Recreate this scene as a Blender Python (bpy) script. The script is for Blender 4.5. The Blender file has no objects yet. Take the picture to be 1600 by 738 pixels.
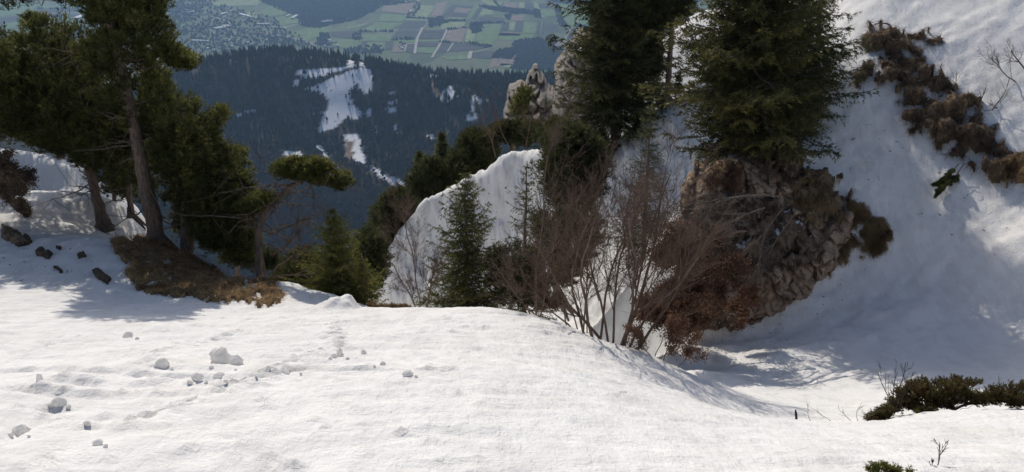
import bpy, math, random
import numpy as np
from math import radians, sin, cos, pi

# ------------------------------------------------------------------ camera, light, exposure
sc = bpy.context.scene
F = 1256.0; CU, CV = 800.0, 369.0; PITCH = radians(26.0)
cam_d = bpy.data.cameras.new('camera'); cam = bpy.data.objects.new('camera', cam_d)
sc.collection.objects.link(cam); sc.camera = cam
cam.location = (0, 0, 0); cam.rotation_euler = (pi/2 - PITCH, 0, 0)
cam_d.sensor_width = 36.0; cam_d.lens = 36.0*F/1600.0
cam_d.clip_start = 0.1; cam_d.clip_end = 60000.0

SUN_AZ = radians(-18.0)      # from straight ahead, negative = left
SUN_EL = radians(34.0)
S = np.array([sin(SUN_AZ)*cos(SUN_EL), cos(SUN_AZ)*cos(SUN_EL), sin(SUN_EL)])
sun_d = bpy.data.lights.new('sun', 'SUN'); sun_d.energy = 4.1; sun_d.angle = radians(0.45)
sun_d.color = (1.0, 0.93, 0.82)
sun = bpy.data.objects.new('sun', sun_d); sc.collection.objects.link(sun)
import mathutils
sun.rotation_euler = mathutils.Vector((-S[0], -S[1], -S[2])).to_track_quat('-Z', 'Y').to_euler()
sun.location = (0, 0, 50)

world = bpy.data.worlds.new('World'); sc.world = world; world.use_nodes = True
wn = world.node_tree; wn.nodes.clear()
sky = wn.nodes.new('ShaderNodeTexSky'); sky.sky_type = 'NISHITA'; sky.sun_disc = False
sky.sun_elevation = SUN_EL; sky.sun_rotation = SUN_AZ; sky.altitude = 1500; sky.dust_density = 4.0; sky.ozone_density = .6
bg = wn.nodes.new('ShaderNodeBackground'); bg.inputs[1].default_value = 0.145
wo = wn.nodes.new('ShaderNodeOutputWorld')
wn.links.new(sky.outputs[0], bg.inputs[0]); wn.links.new(bg.outputs[0], wo.inputs[0])

sc.view_settings.view_transform = 'Standard'; sc.view_settings.look = 'None'
sc.view_settings.exposure = -0.48; sc.view_settings.gamma = 1.0
sc.cycles.max_bounces = 6; sc.cycles.diffuse_bounces = 3; sc.cycles.glossy_bounces = 2
sc.cycles.transmission_bounces = 4; sc.cycles.transparent_max_bounces = 8; sc.cycles.volume_bounces = 1
sc.cycles.use_denoising = True

# ------------------------------------------------------------------ helpers
RNG = np.random.default_rng(7)
perm = np.random.default_rng(3).permutation(256); perm = np.concatenate([perm, perm, perm])
gr = np.random.default_rng(4).normal(size=(256, 3)); gr /= np.linalg.norm(gr, axis=1)[:, None]

def pnoise(x, y, z=0.0):
    x, y, z = np.broadcast_arrays(np.asarray(x, float), np.asarray(y, float), np.asarray(z, float))
    xi, yi, zi = np.floor(x), np.floor(y), np.floor(z)
    xf, yf, zf = x-xi, y-yi, z-zi
    xi = xi.astype(np.int64) & 255; yi = yi.astype(np.int64) & 255; zi = zi.astype(np.int64) & 255
    u, v, w = [t*t*t*(t*(t*6-15)+10) for t in (xf, yf, zf)]
    r = 0
    for dx in (0, 1):
        for dy in (0, 1):
            for dz in (0, 1):
                h = perm[perm[perm[(xi+dx) & 255]+((yi+dy) & 255)]+((zi+dz) & 255)]
                g = gr[h]
                d = g[..., 0]*(xf-dx)+g[..., 1]*(yf-dy)+g[..., 2]*(zf-dz)
                r = r + d*(u if dx else 1-u)*(v if dy else 1-v)*(w if dz else 1-w)
    return r*1.5

def fbm(x, y, z=0.0, o=4, g=0.5):
    r = 0; a = 1.0; f = 1.0
    for k in range(o):
        r = r + a*pnoise(np.asarray(x)*f+k*17.3, np.asarray(y)*f+k*9.1, np.asarray(z)*f+k*5.7); a *= g; f *= 2.03
    return r

def cells(x, y, z, seed=0):
    """worley noise: random value of the nearest cell, and distance to the cell border (F2-F1)"""
    xi, yi, zi_ = [np.floor(t).astype(np.int64) for t in (x, y, z)]
    f1 = np.full(x.shape, 9.0); f2 = f1.copy(); val_ = np.zeros(x.shape)
    for dx in (-1, 0, 1):
        for dy in (-1, 0, 1):
            for dz in (-1, 0, 1):
                a, b, c = xi+dx, yi+dy, zi_+dz; h = perm[perm[perm[(a+seed) & 255]+(b & 255)]+(c & 255)]
                d = np.sqrt((a+perm[h]/255.-x)**2+(b+perm[h+17]/255.-y)**2+(c+perm[h+51]/255.-z)**2)
                n1 = d < f1; f2 = np.where(n1, f1, np.minimum(f2, d)); val_ = np.where(n1, perm[h+91]/255., val_); f1 = np.where(n1, d, f1)
    return val_, f2-f1

def ray(u, v):
    u = np.asarray(u, float); v = np.asarray(v, float)
    r = (u-CU)/F; up = (CV-v)/F
    return np.stack([r+0*up, cos(PITCH)+up*sin(PITCH)+0*r, -sin(PITCH)+up*cos(PITCH)+0*r], -1)

def at(u, v, Y):
    d = ray(u, v); return d*(np.asarray(Y, float)/d[..., 1])[..., None]

def proj(P):
    P = np.asarray(P, float)
    f = P[..., 1]*cos(PITCH)-P[..., 2]*sin(PITCH); up = P[..., 1]*sin(PITCH)+P[..., 2]*cos(PITCH)
    f = np.where(f < .05, .05, f)
    return CU+F*P[..., 0]/f, CV-F*up/f

def inpoly(u, v, poly):
    u = np.asarray(u, float); v = np.asarray(v, float)
    ins = np.zeros(u.shape, bool); n = len(poly)
    for i in range(n):
        x0, y0 = poly[i]; x1, y1 = poly[(i+1) % n]
        if y0 == y1: continue
        c = ((y0 > v) != (y1 > v)) & (u < (x1-x0)*(v-y0)/(y1-y0)+x0)
        ins ^= c
    return ins

def polydist(u, v, poly, closed=True):
    d = np.full(np.shape(u), 1e9); n = len(poly)
    for i in range(n if closed else n-1):
        a = np.array(poly[i], float); b = np.array(poly[(i+1) % n], float); ab = b-a
        t = np.clip(((u-a[0])*ab[0]+(v-a[1])*ab[1])/max(ab@ab, 1e-9), 0, 1)
        d = np.minimum(d, np.hypot(u-a[0]-t*ab[0], v-a[1]-t*ab[1]))
    return d

def norm(a): return a/np.maximum(np.linalg.norm(a, axis=-1, keepdims=True), 1e-9)

def make_mesh(name, V, Fs, mat, attrs=None, smooth=True):
    """V (n,3); Fs list of int arrays (m,3) or (m,4)"""
    me = bpy.data.meshes.new(name)
    V = np.ascontiguousarray(V, dtype=np.float32)
    Fs = [np.asarray(f, np.int32) for f in Fs if len(f)]
    tot = np.concatenate([np.full(len(f), f.shape[1], np.int32) for f in Fs])
    idx = np.concatenate([f.ravel() for f in Fs])
    me.vertices.add(len(V)); me.vertices.foreach_set('co', V.ravel())
    me.loops.add(len(idx)); me.loops.foreach_set('vertex_index', idx)
    me.polygons.add(len(tot))
    st = np.concatenate([[0], np.cumsum(tot)[:-1]]).astype(np.int32)
    me.polygons.foreach_set('loop_start', st); me.polygons.foreach_set('loop_total', tot)
    me.polygons.foreach_set('use_smooth', np.full(len(tot), smooth))
    me.update(calc_edges=True)
    for k, a in (attrs or {}).items():
        at_ = me.attributes.new(k, 'FLOAT', 'POINT'); at_.data.foreach_set('value', np.ascontiguousarray(a, dtype=np.float32))
    if mat: me.materials.append(mat)
    return me

def link(name, me, parent=None, loc=None):
    o = bpy.data.objects.new(name, me); sc.collection.objects.link(o)
    if parent: o.parent = parent
    if loc is not None: o.location = [float(c) for c in loc]
    return o

def tag(o, label=None, cat=None, group=None, kind=None):
    if label: o['label'] = label
    if cat: o['category'] = cat
    if group: o['group'] = group
    if kind: o['kind'] = kind
    return o

def empty(name, loc, label, cat, group=None):
    o = bpy.data.objects.new(name, None); sc.collection.objects.link(o); o.empty_display_size = .2
    o.location = [float(c) for c in loc]
    return tag(o, label, cat, group)

class MB:
    """collects vertices, tris, quads and one float per vertex"""
    def __init__(s): s.V = []; s.T = []; s.Q = []; s.A = []; s.n = 0
    def add(s, V, T=None, Q=None, a=0.0):
        V = np.asarray(V, float).reshape(-1, 3)
        if T is not None and len(T): s.T.append(np.asarray(T)+s.n)
        if Q is not None and len(Q): s.Q.append(np.asarray(Q)+s.n)
        s.V.append(V); s.A.append(np.broadcast_to(np.asarray(a, float), (len(V),))); s.n += len(V)
    def tube(s, P, R, k=4, a=0.5):
        P = np.asarray(P, float); n = len(P); R = np.broadcast_to(np.asarray(R, float), (n,))
        t = norm(np.gradient(P, axis=0)); ref = np.array([0.31, 0.17, 1.0]) if abs(t[0, 2]) < .9 else np.array([1., .2, .1])
        x = norm(np.cross(t, ref)); y = np.cross(t, x)
        an = np.arange(k)*2*pi/k
        V = P[:, None]+R[:, None, None]*(x[:, None]*np.cos(an)[None, :, None]+y[:, None]*np.sin(an)[None, :, None])
        i = np.arange(n-1)[:, None]*k; j = np.arange(k)[None]; j2 = (j+1) % k
        Q = np.stack([i+j, i+j2, i+k+j2, i+k+j], -1).reshape(-1, 4)
        s.add(V.reshape(-1, 3), None, Q, a)
    def tris(s, c, d, L, w, a=0.5, side=None, tip=0.0):
        """thin triangles at c pointing along d"""
        c = np.asarray(c, float).reshape(-1, 3); N = len(c); d = norm(d)
        if side is None: side = RNG.normal(size=(N, 3))
        sd = norm(np.cross(d, side)); L = np.broadcast_to(L, (N,))[:, None]; w = np.broadcast_to(w, (N,))[:, None]
        V = np.stack([c-sd*w/2, c+sd*w/2, c+d*L], 1).reshape(-1, 3)
        s.add(V, np.arange(3*N).reshape(-1, 3), None, (np.broadcast_to(a, (N,))[:, None]+np.array([0, 0, tip])).ravel())
    def leaves(s, c, d, L, w, a=0.5):
        """small diamond shaped leaves"""
        c = np.asarray(c, float).reshape(-1, 3); N = len(c); d = norm(d)
        sd = norm(np.cross(d, RNG.normal(size=(N, 3)))); L = np.broadcast_to(L, (N,))[:, None]; w = np.broadcast_to(w, (N,))[:, None]
        V = np.stack([c, c+d*L*.5+sd*w/2, c+d*L, c+d*L*.5-sd*w/2], 1).reshape(-1, 3)
        s.add(V, None, np.arange(4*N).reshape(-1, 4), np.repeat(np.broadcast_to(a, (N,)), 4))
    def build(s, name, mat, parent=None, smooth=True, origin=None):
        V = np.concatenate(s.V)
        if origin is None and parent is not None: origin = np.array(parent.location)
        if origin is not None: V = V-np.asarray(origin)
        Fs = []
        if s.T: Fs.append(np.concatenate(s.T))
        if s.Q: Fs.append(np.concatenate(s.Q))
        me = make_mesh(name, V, Fs, mat, {'tint': np.concatenate(s.A)}, smooth)
        o = link(name, me, parent)
        if parent is None and origin is not None: o.location = [float(c) for c in origin]
        return o

# ------------------------------------------------------------------ materials
def new_mat(name):
    m = bpy.data.materials.new(name); m.use_nodes = True; nt = m.node_tree; nt.nodes.clear()
    out = nt.nodes.new('ShaderNodeOutputMaterial'); b = nt.nodes.new('ShaderNodeBsdfPrincipled')
    nt.links.new(b.outputs[0], out.inputs[0]); b.inputs['Specular IOR Level'].default_value = 0.2
    return m, nt, b, out
def N(nt, t, **k):
    n = nt.nodes.new(t)
    for a, v in k.items(): setattr(n, a, v)
    return n
def coords(nt): return N(nt, 'ShaderNodeNewGeometry').outputs['Position']
def noise(nt, vec, scale, detail=4, rough=.5, dist=0.0):
    n = N(nt, 'ShaderNodeTexNoise'); n.inputs['Scale'].default_value = scale; n.inputs['Detail'].default_value = detail
    n.inputs['Roughness'].default_value = rough; n.inputs['Distortion'].default_value = dist
    nt.links.new(vec, n.inputs['Vector']); return n.outputs['Fac']
def ramp(nt, fac, stops):
    r = N(nt, 'ShaderNodeValToRGB'); e = r.color_ramp.elements
    while len(e) < len(stops): e.new(0.5)
    for q, (p, c) in zip(e, stops): q.position = p; q.color = (*c, 1) if len(c) == 3 else c
    nt.links.new(fac, r.inputs[0]); return r.outputs[0]
def mix(nt, fac, a, b, mode='MIX'):
    m = N(nt, 'ShaderNodeMix', data_type='RGBA', blend_type=mode)
    for i, x in ((0, fac), (6, a), (7, b)):
        if isinstance(x, (int, float)): m.inputs[i].default_value = x
        elif isinstance(x, tuple): m.inputs[i].default_value = (*x, 1)
        else: nt.links.new(x, m.inputs[i])
    return m.outputs[2]
def bump(nt, b, h, dist, strength=1.0, prev=None):
    n = N(nt, 'ShaderNodeBump'); n.inputs['Distance'].default_value = dist; n.inputs['Strength'].default_value = strength
    nt.links.new(h, n.inputs['Height'])
    if prev is not None: nt.links.new(prev, n.inputs['Normal'])
    nt.links.new(n.outputs[0], b.inputs['Normal']); return n.outputs[0]
def attr(nt, name):
    a = N(nt, 'ShaderNodeAttribute'); a.attribute_name = name; return a.outputs['Fac']
def mapped(nt, vec, scale=(1, 1, 1), rot=(0, 0, 0)):
    m = N(nt, 'ShaderNodeMapping'); m.inputs['Scale'].default_value = scale; m.inputs['Rotation'].default_value = rot
    nt.links.new(vec, m.inputs['Vector']); return m.outputs[0]

def snow_mat(name, dirt=0.5, sc_=1.0):
    m, nt, b, out = new_mat(name); p = coords(nt)
    big = noise(nt, p, .45*sc_, 3, .5)
    c1 = ramp(nt, big, [(0.35, (.83, .825, .81)), (0.62, (.87, .85, .825))])
    spots = noise(nt, mapped(nt, p, (1, 2.2, 2.2)), 1.1*sc_, 6, .62)
    f = ramp(nt, spots, [(0.56, (0, 0, 0)), (0.72, (1, 1, 1))])
    mm = N(nt, 'ShaderNodeMath', operation='MULTIPLY'); nt.links.new(f, mm.inputs[0]); mm.inputs[1].default_value = dirt
    c2 = mix(nt, mm.outputs[0], c1, (.70, .62, .53))
    st = noise(nt, mapped(nt, p, (1.0, .3, .6), (0, 0, .9)), 3.2*sc_, 7, .7)
    sf = ramp(nt, st, [(0.46, (0, 0, 0)), (0.66, (.55*dirt/.35,)*3)])
    c2 = mix(nt, sf, c2, (.66, .645, .63))
    nt.links.new(c2, b.inputs['Base Color']); b.inputs['Roughness'].default_value = .75
    h1 = noise(nt, mapped(nt, p, (1, 1.8, 1.8)), 16*sc_, 4, .6); n1 = bump(nt, b, h1, .02/sc_, .6)
    h3 = noise(nt, mapped(nt, p, (1.0, .28, .6), (0, 0, .9)), 5*sc_, 5, .65); n1 = bump(nt, b, h3, .05/sc_, .8, n1)
    h2 = noise(nt, p, 90*sc_, 3, .6); bump(nt, b, h2, .004/sc_, .6, n1)
    return m
M = {}
M['snow'] = snow_mat('snow', .35)
M['snow_lump'] = snow_mat('snow_lump', .1, 1)
nt = M['snow_lump'].node_tree; tr = nt.nodes.new('ShaderNodeBsdfTranslucent'); tr.inputs[0].default_value = (.93, .93, .93, 1); mx = nt.nodes.new('ShaderNodeMixShader'); mx.inputs[0].default_value = .6
b = [n for n in nt.nodes if n.type == 'BSDF_PRINCIPLED'][0]; out = [n for n in nt.nodes if n.type == 'OUTPUT_MATERIAL'][0]
nt.links.new(b.outputs[0], mx.inputs[1]); nt.links.new(tr.outputs[0], mx.inputs[2]); nt.links.new(mx.outputs[0], out.inputs[0])

def soil_mat(name, cols, s=6.0, snow=0.0, bd=.03, crack=0):
    m, nt, b, out = new_mat(name); p = coords(nt)
    f = noise(nt, p, s, 7, .65, .4)
    c = ramp(nt, f, [(0.28+.44*i/(len(cols)-1), cc) for i, cc in enumerate(cols)])
    if snow > 0:
        g = N(nt, 'ShaderNodeNewGeometry'); sp = N(nt, 'ShaderNodeSeparateXYZ'); nt.links.new(g.outputs['Normal'], sp.inputs[0])
        a = N(nt, 'ShaderNodeMath', operation='MULTIPLY_ADD'); nt.links.new(noise(nt, p, s*.35, 5, .6), a.inputs[0])
        a.inputs[1].default_value = 1.1; nt.links.new(sp.outputs[2], a.inputs[2])
        k = ramp(nt, a.outputs[0], [(max(0, 1.0-snow*.55)*.62, (0, 0, 0)), (max(0, 1.0-snow*.55)*.62+.04, (1, 1, 1))])
        mr = N(nt, 'ShaderNodeMath', operation='DIVIDE'); nt.links.new(a.outputs[0], mr.inputs[0]); mr.inputs[1].default_value = 2.0
        k = ramp(nt, mr.outputs[0], [(.85-snow*.2, (0, 0, 0)), (.862-snow*.2, (1, 1, 1))])
        c = mix(nt, k, c, (.82, .83, .85))
    nt.links.new(c, b.inputs['Base Color']); b.inputs['Roughness'].default_value = .9
    h = noise(nt, p, s*2.5, 8, .7, .3); nb = bump(nt, b, h, bd, 1.0)
    if crack:
        dn = N(nt, 'ShaderNodeTexNoise'); dn.inputs['Scale'].default_value = 2.2; dn.inputs['Detail'].default_value = 6; nt.links.new(p, dn.inputs['Vector'])
        v = N(nt, 'ShaderNodeTexVoronoi', feature='DISTANCE_TO_EDGE'); v.inputs['Scale'].default_value = crack
        nt.links.new(mapped(nt, mix(nt, .3, p, dn.outputs['Color']), (1, 1, .45)), v.inputs['Vector'])
        k = ramp(nt, v.outputs['Distance'], [(0, (.25, .25, .25)), (.05, (1, 1, 1))])
        nt.links.new(mix(nt, k, mix(nt, .6, c, (.03, .022, .016)), c), b.inputs['Base Color']); bump(nt, b, k, bd, .8, nb)
    return m
M['turf'] = soil_mat('turf', [(.03, .02, .013), (.14, .09, .048), (.34, .22, .11), (.10, .066, .036)], 4, .0, .04)
M['earth'] = soil_mat('earth', [(.022, .015, .011), (.11, .074, .050), (.36, .26, .17), (.07, .048, .036)], 3.5, 0, .08)
M['earth_snowy'] = soil_mat('earth_snowy', [(.025, .018, .014), (.11, .078, .055), (.30, .22, .15), (.08, .058, .045)], 3.5, .3, .08)
M['cliff'] = soil_mat('cliff', [(.09, .065, .05), (.24, .165, .115), (.42, .31, .22), (.20, .14, .10)], 3.2, .12, .05, 3.5)
M['limestone'] = soil_mat('limestone', [(.12, .105, .09), (.26, .23, .20), (.38, .34, .30), (.17, .14, .12)], .9, .1, .25)
M['stone'] = soil_mat('stone', [(.04, .03, .022), (.11, .08, .055), (.17, .13, .09)], 12, 0, .02)

def leaf_mat(name, c0, c1, c2, trans=.45, rough=.6):
    m, nt, b, out = new_mat(name)
    col = ramp(nt, attr(nt, 'tint'), [(0, c0), (.55, c1), (1, c2)])
    nt.links.new(col, b.inputs['Base Color']); b.inputs['Roughness'].default_value = rough
    tr = N(nt, 'ShaderNodeBsdfTranslucent'); mx = N(nt, 'ShaderNodeMixShader'); mx.inputs[0].default_value = trans
    nt.links.new(col, tr.inputs[0]); nt.links.new(b.outputs[0], mx.inputs[1]); nt.links.new(tr.outputs[0], mx.inputs[2])
    nt.links.new(mx.outputs[0], out.inputs[0]); return m
M['pine'] = leaf_mat('pine_needles', (.035, .040, .016), (.115, .125, .038), (.36, .33, .10), .5)
M['pine_shaded'] = leaf_mat('pine_needles_shaded', (.02, .024, .012), (.06, .07, .026), (.19, .18, .06), .4)  # darker copy of the pine needles, shade put into the colour
M['spruce'] = leaf_mat('spruce_needles', (.035, .045, .022), (.085, .10, .038), (.23, .235, .08), .5)
M['spruce_light'] = leaf_mat('spruce_needles_light', (.06, .07, .02), (.17, .18, .045), (.40, .36, .10), .5)
M['spruce_mid'] = leaf_mat('spruce_needles_mid', (.045, .052, .02), (.115, .125, .042), (.28, .26, .085), .5)
M['spruce_big'] = leaf_mat('spruce_needles_big', (.030, .034, .014), (.08, .084, .028), (.24, .21, .065), .42)
M['juniper'] = leaf_mat('juniper_needles', (.06, .026, .016), (.105, .085, .032), (.18, .19, .06), .45)
M['rust'] = leaf_mat('dry_leaves', (.06, .034, .022), (.165, .088, .055), (.31, .18, .11), .35)
M['grass'] = leaf_mat('dry_grass', (.13, .08, .04), (.33, .23, .12), (.50, .38, .21), .35)
M['dead'] = leaf_mat('dead_twigs', (.05, .036, .026), (.13, .092, .06), (.26, .19, .12), .2)

def bark_mat(name, c0, c1):
    m, nt, b, out = new_mat(name); p = coords(nt)
    f = noise(nt, mapped(nt, p, (1, 1, .25)), 30, 6, .65)
    nt.links.new(ramp(nt, f, [(.3, c0), (.7, c1)]), b.inputs['Base Color']); b.inputs['Roughness'].default_value = .9
    bump(nt, b, f, .02, 1); return m
M['bark'] = bark_mat('pine_bark', (.07, .052, .042), (.26, .20, .155))
M['darkbark'] = bark_mat('dark_bark', (.018, .013, .011), (.06, .045, .036))
M['twig'] = bark_mat('twig_bark', (.075, .050, .040), (.23, .16, .125))
M['greybark'] = bark_mat('grey_bark', (.07, .058, .05), (.20, .165, .14))

# ------------------------------------------------------------------ near terrain
ctrl_px = [
 (-100,738,2.6),(200,738,2.6),(500,738,2.6),(800,738,2.6),(1100,738,2.6),(1400,738,2.7),(1700,738,2.8),
 (0,650,3.5),(400,650,3.45),(800,650,3.4),(1150,690,3.2),(1400,690,3.4),(1600,690,3.5),
 (0,555,5.3),(400,555,5.2),(700,560,5.1),(900,590,4.6),(1050,630,4.1),
 (0,500,7.2),(300,500,7.4),(600,510,7.2),(800,525,6.6),
 (-150,445,9.3),(0,452,9.1),(200,465,9.2),(400,475,9.4),(550,482,9.5),(700,484,9.3),(800,490,8.8),(850,500,8.4),(900,514,7.9),(950,532,7.5),
 (1000,553,7.0),(1050,577,6.7),(1120,612,6.3),(1200,655,5.4),(1260,664,5.0),(1340,660,4.7),(1400,652,4.7),(1500,642,4.8),(1600,645,4.8),(1700,645,4.9),
 # gully
 (1085,575,9.6),(1100,560,10.8),(1150,535,11.7),(1200,560,10.4),(1250,600,9.3),(1190,620,8.2),(1300,635,7.6),(1400,615,8.1),(1500,605,8.3),(1600,600,8.3),(1700,610,8.0),
 (1250,530,11.2),(1200,508,12.0),(1120,527,12.0),
 # right slope
 (1500,560,10.0),(1600,560,9.6),(1750,560,9.0),(1400,500,11.5),(1500,480,11.6),(1600,450,11.5),(1750,450,10.8),(1400,400,13.0),(1500,400,12.6),(1600,370,12.3),
 (1300,450,12.7),(1400,300,14.2),(1500,300,13.8),(1600,300,13.4),(1750,300,12.6),(1300,250,15.0),(1270,180,16.2),(1400,200,15.5),(1500,200,15.1),(1600,200,14.6),
 (1300,100,17.6),(1400,100,17.0),(1600,100,16.0),(1750,100,15.2),(1330,20,19.6),(1440,0,19.0),(1600,0,17.8),(1750,0,16.8),(1440,-120,21.5),(1650,-120,20),
 # outcrop
 (1040,560,11.0),(1060,540,11.4),(1290,430,12.9),(1380,375,13.3),(1105,262,14.2),(1150,245,14.6),(1210,235,15.0),(1250,280,14.3),(1130,400,12.9),(1200,400,12.9),(1100,470,12.5),
 # middle snow slope
 (1090,148,23.0),(1050,165,23.2),(1060,220,21.8),(1040,300,20.2),(1000,400,18.4),(950,500,16.6),(880,480,18.0),(1010,470,16.8),
 (860,222,24.8),(800,238,25.5),(730,278,25.9),(660,316,26.1),(622,362,25.8),(592,440,24.9),(582,490,24.2),
 (800,270,24.95),(800,310,24.35),(730,310,25.35),(730,350,24.75),(660,345,25.65),(660,390,24.95),(860,250,24.2),(860,290,23.55),(800,350,23.8),(720,400,23.95),(650,470,23.2),(780,470,21.8),(860,330,22.9),(965,215,24.2),(920,225,25.2),(960,300,21.5),(1010,185,24.0),
 (1060,100,33.0),(1072,55,38.0),(1000,120,35.0),
 # left bank
 (525,470,11.2),(405,445,11.4),(300,400,12.0),(245,385,12.4),(155,352,14.0),(60,300,16.2),(85,256,16.8),(105,266,16.7),(0,330,13.2),(0,400,10.9),(150,420,10.5),(450,462,11.8),(200,330,15.2),
 (340,430,11.6),(0,262,16),(-150,330,12.5),(-150,250,15.5),(130,280,16.8),
]
ctrl_w = [(0,-3,-.6),(-6,-3,-.2),(6,-3,-1.3),(0,0,-1.62),(-4,0,-1.3),(4,0,-1.95),(-9,2,-2.0),(9,2,-2.6),(11,5,-3.2),(13,-3,-1.5),(-13,-3,.2),
 (-1,13,-10.0),(-3.2,14.5,-12.5),(1.2,12,-8.8),(-1,16.5,-13.0),(-3,12.6,-9.3),(2.4,12.6,-9.4),(3.0,10.6,-7.6),(2.3,9.3,-6.95),
 (-5.5,15.5,-12),(-8,19,-14),(-9,25,-22),(-14,28,-22),(-4,20,-17.5),(-5,32,-26),(0,31,-19),(-12,22,-13),(-18,18,-7),(-18,8,-3),
 (-10,36,-36),(0,40,-30),(5,31,-14),(10,45,-12),(-20,40,-36),(20,26,2.5),(28,40,6),(28,20,6),(24,8,-1),(28,-3,0),(14,30,-3),(-28,-3,3),(-28,12,-1),(-28,28,-12),(12,38,-9)]
crest = [at(u, v, Y)+np.array([0, 1.4, -1.9]) for u, v, Y in [(860,222,24.8),(800,238,25.5),(730,278,25.9),(660,316,26.1),(622,362,25.8)]]
crest += [at(85, 256, 16.8)+np.array([0, 1.8, -1.3]), at(130, 262, 17)+np.array([0, 1.8, -1.6])]
CP = np.array([at(u, v, Y) for u, v, Y in ctrl_px]+crest+[np.array(p, float) for p in ctrl_w])

def tps_fit(P, z, lam=1e-3):
    n = len(P); d = np.linalg.norm(P[:, None]-P[None], axis=-1)
    K = np.where(d > 0, d*d*np.log(d+1e-12), 0)+lam*np.eye(n)
    A = np.zeros((n+3, n+3)); A[:n, :n] = K; A[:n, n] = 1; A[:n, n+1:] = P; A[n, :n] = 1; A[n+1:, :n] = P.T
    return np.linalg.solve(A, np.concatenate([z, np.zeros(3)]))
def tps_eval(P, w, Q):
    out = np.empty(len(Q)); n = len(P)
    for i in range(0, len(Q), 20000):
        q = Q[i:i+20000]; d2 = (q[:, None, 0]-P[None, :, 0])**2+(q[:, None, 1]-P[None, :, 1])**2
        out[i:i+20000] = (.5*d2*np.log(d2+1e-12))@w[:n]+w[n]+q@w[n+1:]
    return out
TW = tps_fit(CP[:, :2], CP[:, 2], .02)

def axis(segs):
    r = [segs[0][0]]
    for a, b, s in segs:
        n = max(1, round((b-a)/s)); r += list(np.linspace(a, b, n+1)[1:])
    return np.array(r)
GX = axis([(-34, -16, .9), (-16, -9, .2), (-9, -5, .08), (-5, 5, .043), (5, 9.5, .06), (9.5, 13, .1), (13, 40, .9)])
GY = axis([(-6, 1.6, .3), (1.6, 9.8, .04), (9.8, 18, .07), (18, 30, .12), (30, 50, 1.0)])
XX, YY = np.meshgrid(GX, GY)
ZB = tps_eval(CP[:, :2], TW, np.stack([XX.ravel(), YY.ravel()], 1)).reshape(XX.shape)

def zi(x, y, Z):
    x = np.clip(x, GX[0], GX[-1]-1e-6); y = np.clip(y, GY[0], GY[-1]-1e-6)
    i = np.clip(np.searchsorted(GX, x, 'right')-1, 0, len(GX)-2); j = np.clip(np.searchsorted(GY, y, 'right')-1, 0, len(GY)-2)
    a = (x-GX[i])/(GX[i+1]-GX[i]); b = (y-GY[j])/(GY[j+1]-GY[j])
    return (Z[j, i]*(1-a)+Z[j, i+1]*a)*(1-b)+(Z[j+1, i]*(1-a)+Z[j+1, i+1]*a)*b
def hit(u, v, Z=None, y0=1.5, y1=48):
    Z = ZT if Z is None else Z
    d = ray(u, v); d = d/d[..., 1:2]; sh = d.shape[:-1]
    Y = np.geomspace(y0, y1, 700); res = np.full(sh, np.nan); prev = np.zeros(sh)
    for k, y in enumerate(Y):
        g = d[..., 2]*y-zi(d[..., 0]*y, np.full(sh, y), Z)
        new = (g <= 0) & np.isnan(res)
        if k: res = np.where(new, Y[k-1]+(y-Y[k-1])*prev/np.maximum(prev-g, 1e-9), res)
        prev = np.where(g > 0, g, prev)
    return d*res[..., None]

# detail relief of the snow
up_, vp_ = proj(np.stack([XX, YY, ZB], -1))
ZT = ZB.copy()
near = np.clip((11-YY)/3, 0, 1)
ZT += .05*fbm(XX*.55, YY*.8, 1.0, 3)*np.clip(YY/5, .3, 1)
rip = fbm(XX*1.6+3, YY*5.2, 2.0, 5, .58)
ZT += near*(.020*rip+.014*np.maximum(0, fbm(XX*3.1, YY*9+5, 4.0, 4, .6))**1.0)
ZT += .007*fbm(XX*7, YY*12, 6.0, 3, .6)*near
far = 1-near
rx = XX*.62-YY*.78; ry = XX*.78+YY*.62          # along / across the fall line of the right slope
ZT += far*(.030*fbm(rx*1.3, ry*1.3, 3.0, 5, .55)+.022*fbm(rx*3.2, ry*.8+4, 8.0, 4, .6))
fm = np.clip((YY-15.5)/2, 0, 1)*np.clip((8-XX)/2, 0, 1)
ZT += fm*(.12*fbm(XX*.9, YY*.5, ZB*.9+12.0, 3, .5)+.10*fbm(XX*2.4+ZB*1.2, YY*1.2, ZB*1.6, 4, .62))
ZT += far*(1-fm)*(.05*fbm(rx*.7, ry*.5, 14.0, 3)+.022*fbm(XX*5, YY*3.4, ZB*5, 4, .65)+.022*fbm(rx*5, ry*1.2, 17.0, 4, .65))
cr_ = fbm(XX*2.2, YY*2.8, 21.0, 3); ZT += near*.012*np.clip(fbm(XX*9+cr_, YY*15, 22.0, 4, .65)*2, -.3, 1)*np.clip(cr_+.5, 0, 1)
# tracks and grooves pressed into the snow
def groove(pts, width, depth, seed=0, rough=.6, step=None):
    depth *= 1.25
    w = [hit(np.array(u), np.array(v), ZB)[:2] for u, v in pts]
    d = polydist(XX, YY, w, False)
    m = d < width*4
    k = np.clip(.55+rough*fbm(XX[m]*6, YY[m]*6, seed+.5, 3), 0, 1.5)
    ZT[m] -= depth*k*np.exp(-(d[m]/width)**2) - depth*.45*k*np.exp(-((d[m]-width*1.9)/(width*.9))**2)
groove([(0,585),(60,582),(150,590),(240,592),(300,588),(330,592)], .055, .05, 1)
groove([(350,592),(400,592),(470,578),(560,578),(640,582),(740,585)], .04, .035, 2)
groove([(0,560),(40,550),(75,540)], .05, .045, 3)
groove([(100,600),(170,607),(240,602)], .05, .035, 4)
groove([(180,588),(215,578),(240,570)], .05, .05, 5)
groove([(0,610),(90,618),(200,622)], .05, .03, 12)
groove([(55,738),(85,712),(95,705)], .03, .03, 6)
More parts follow.
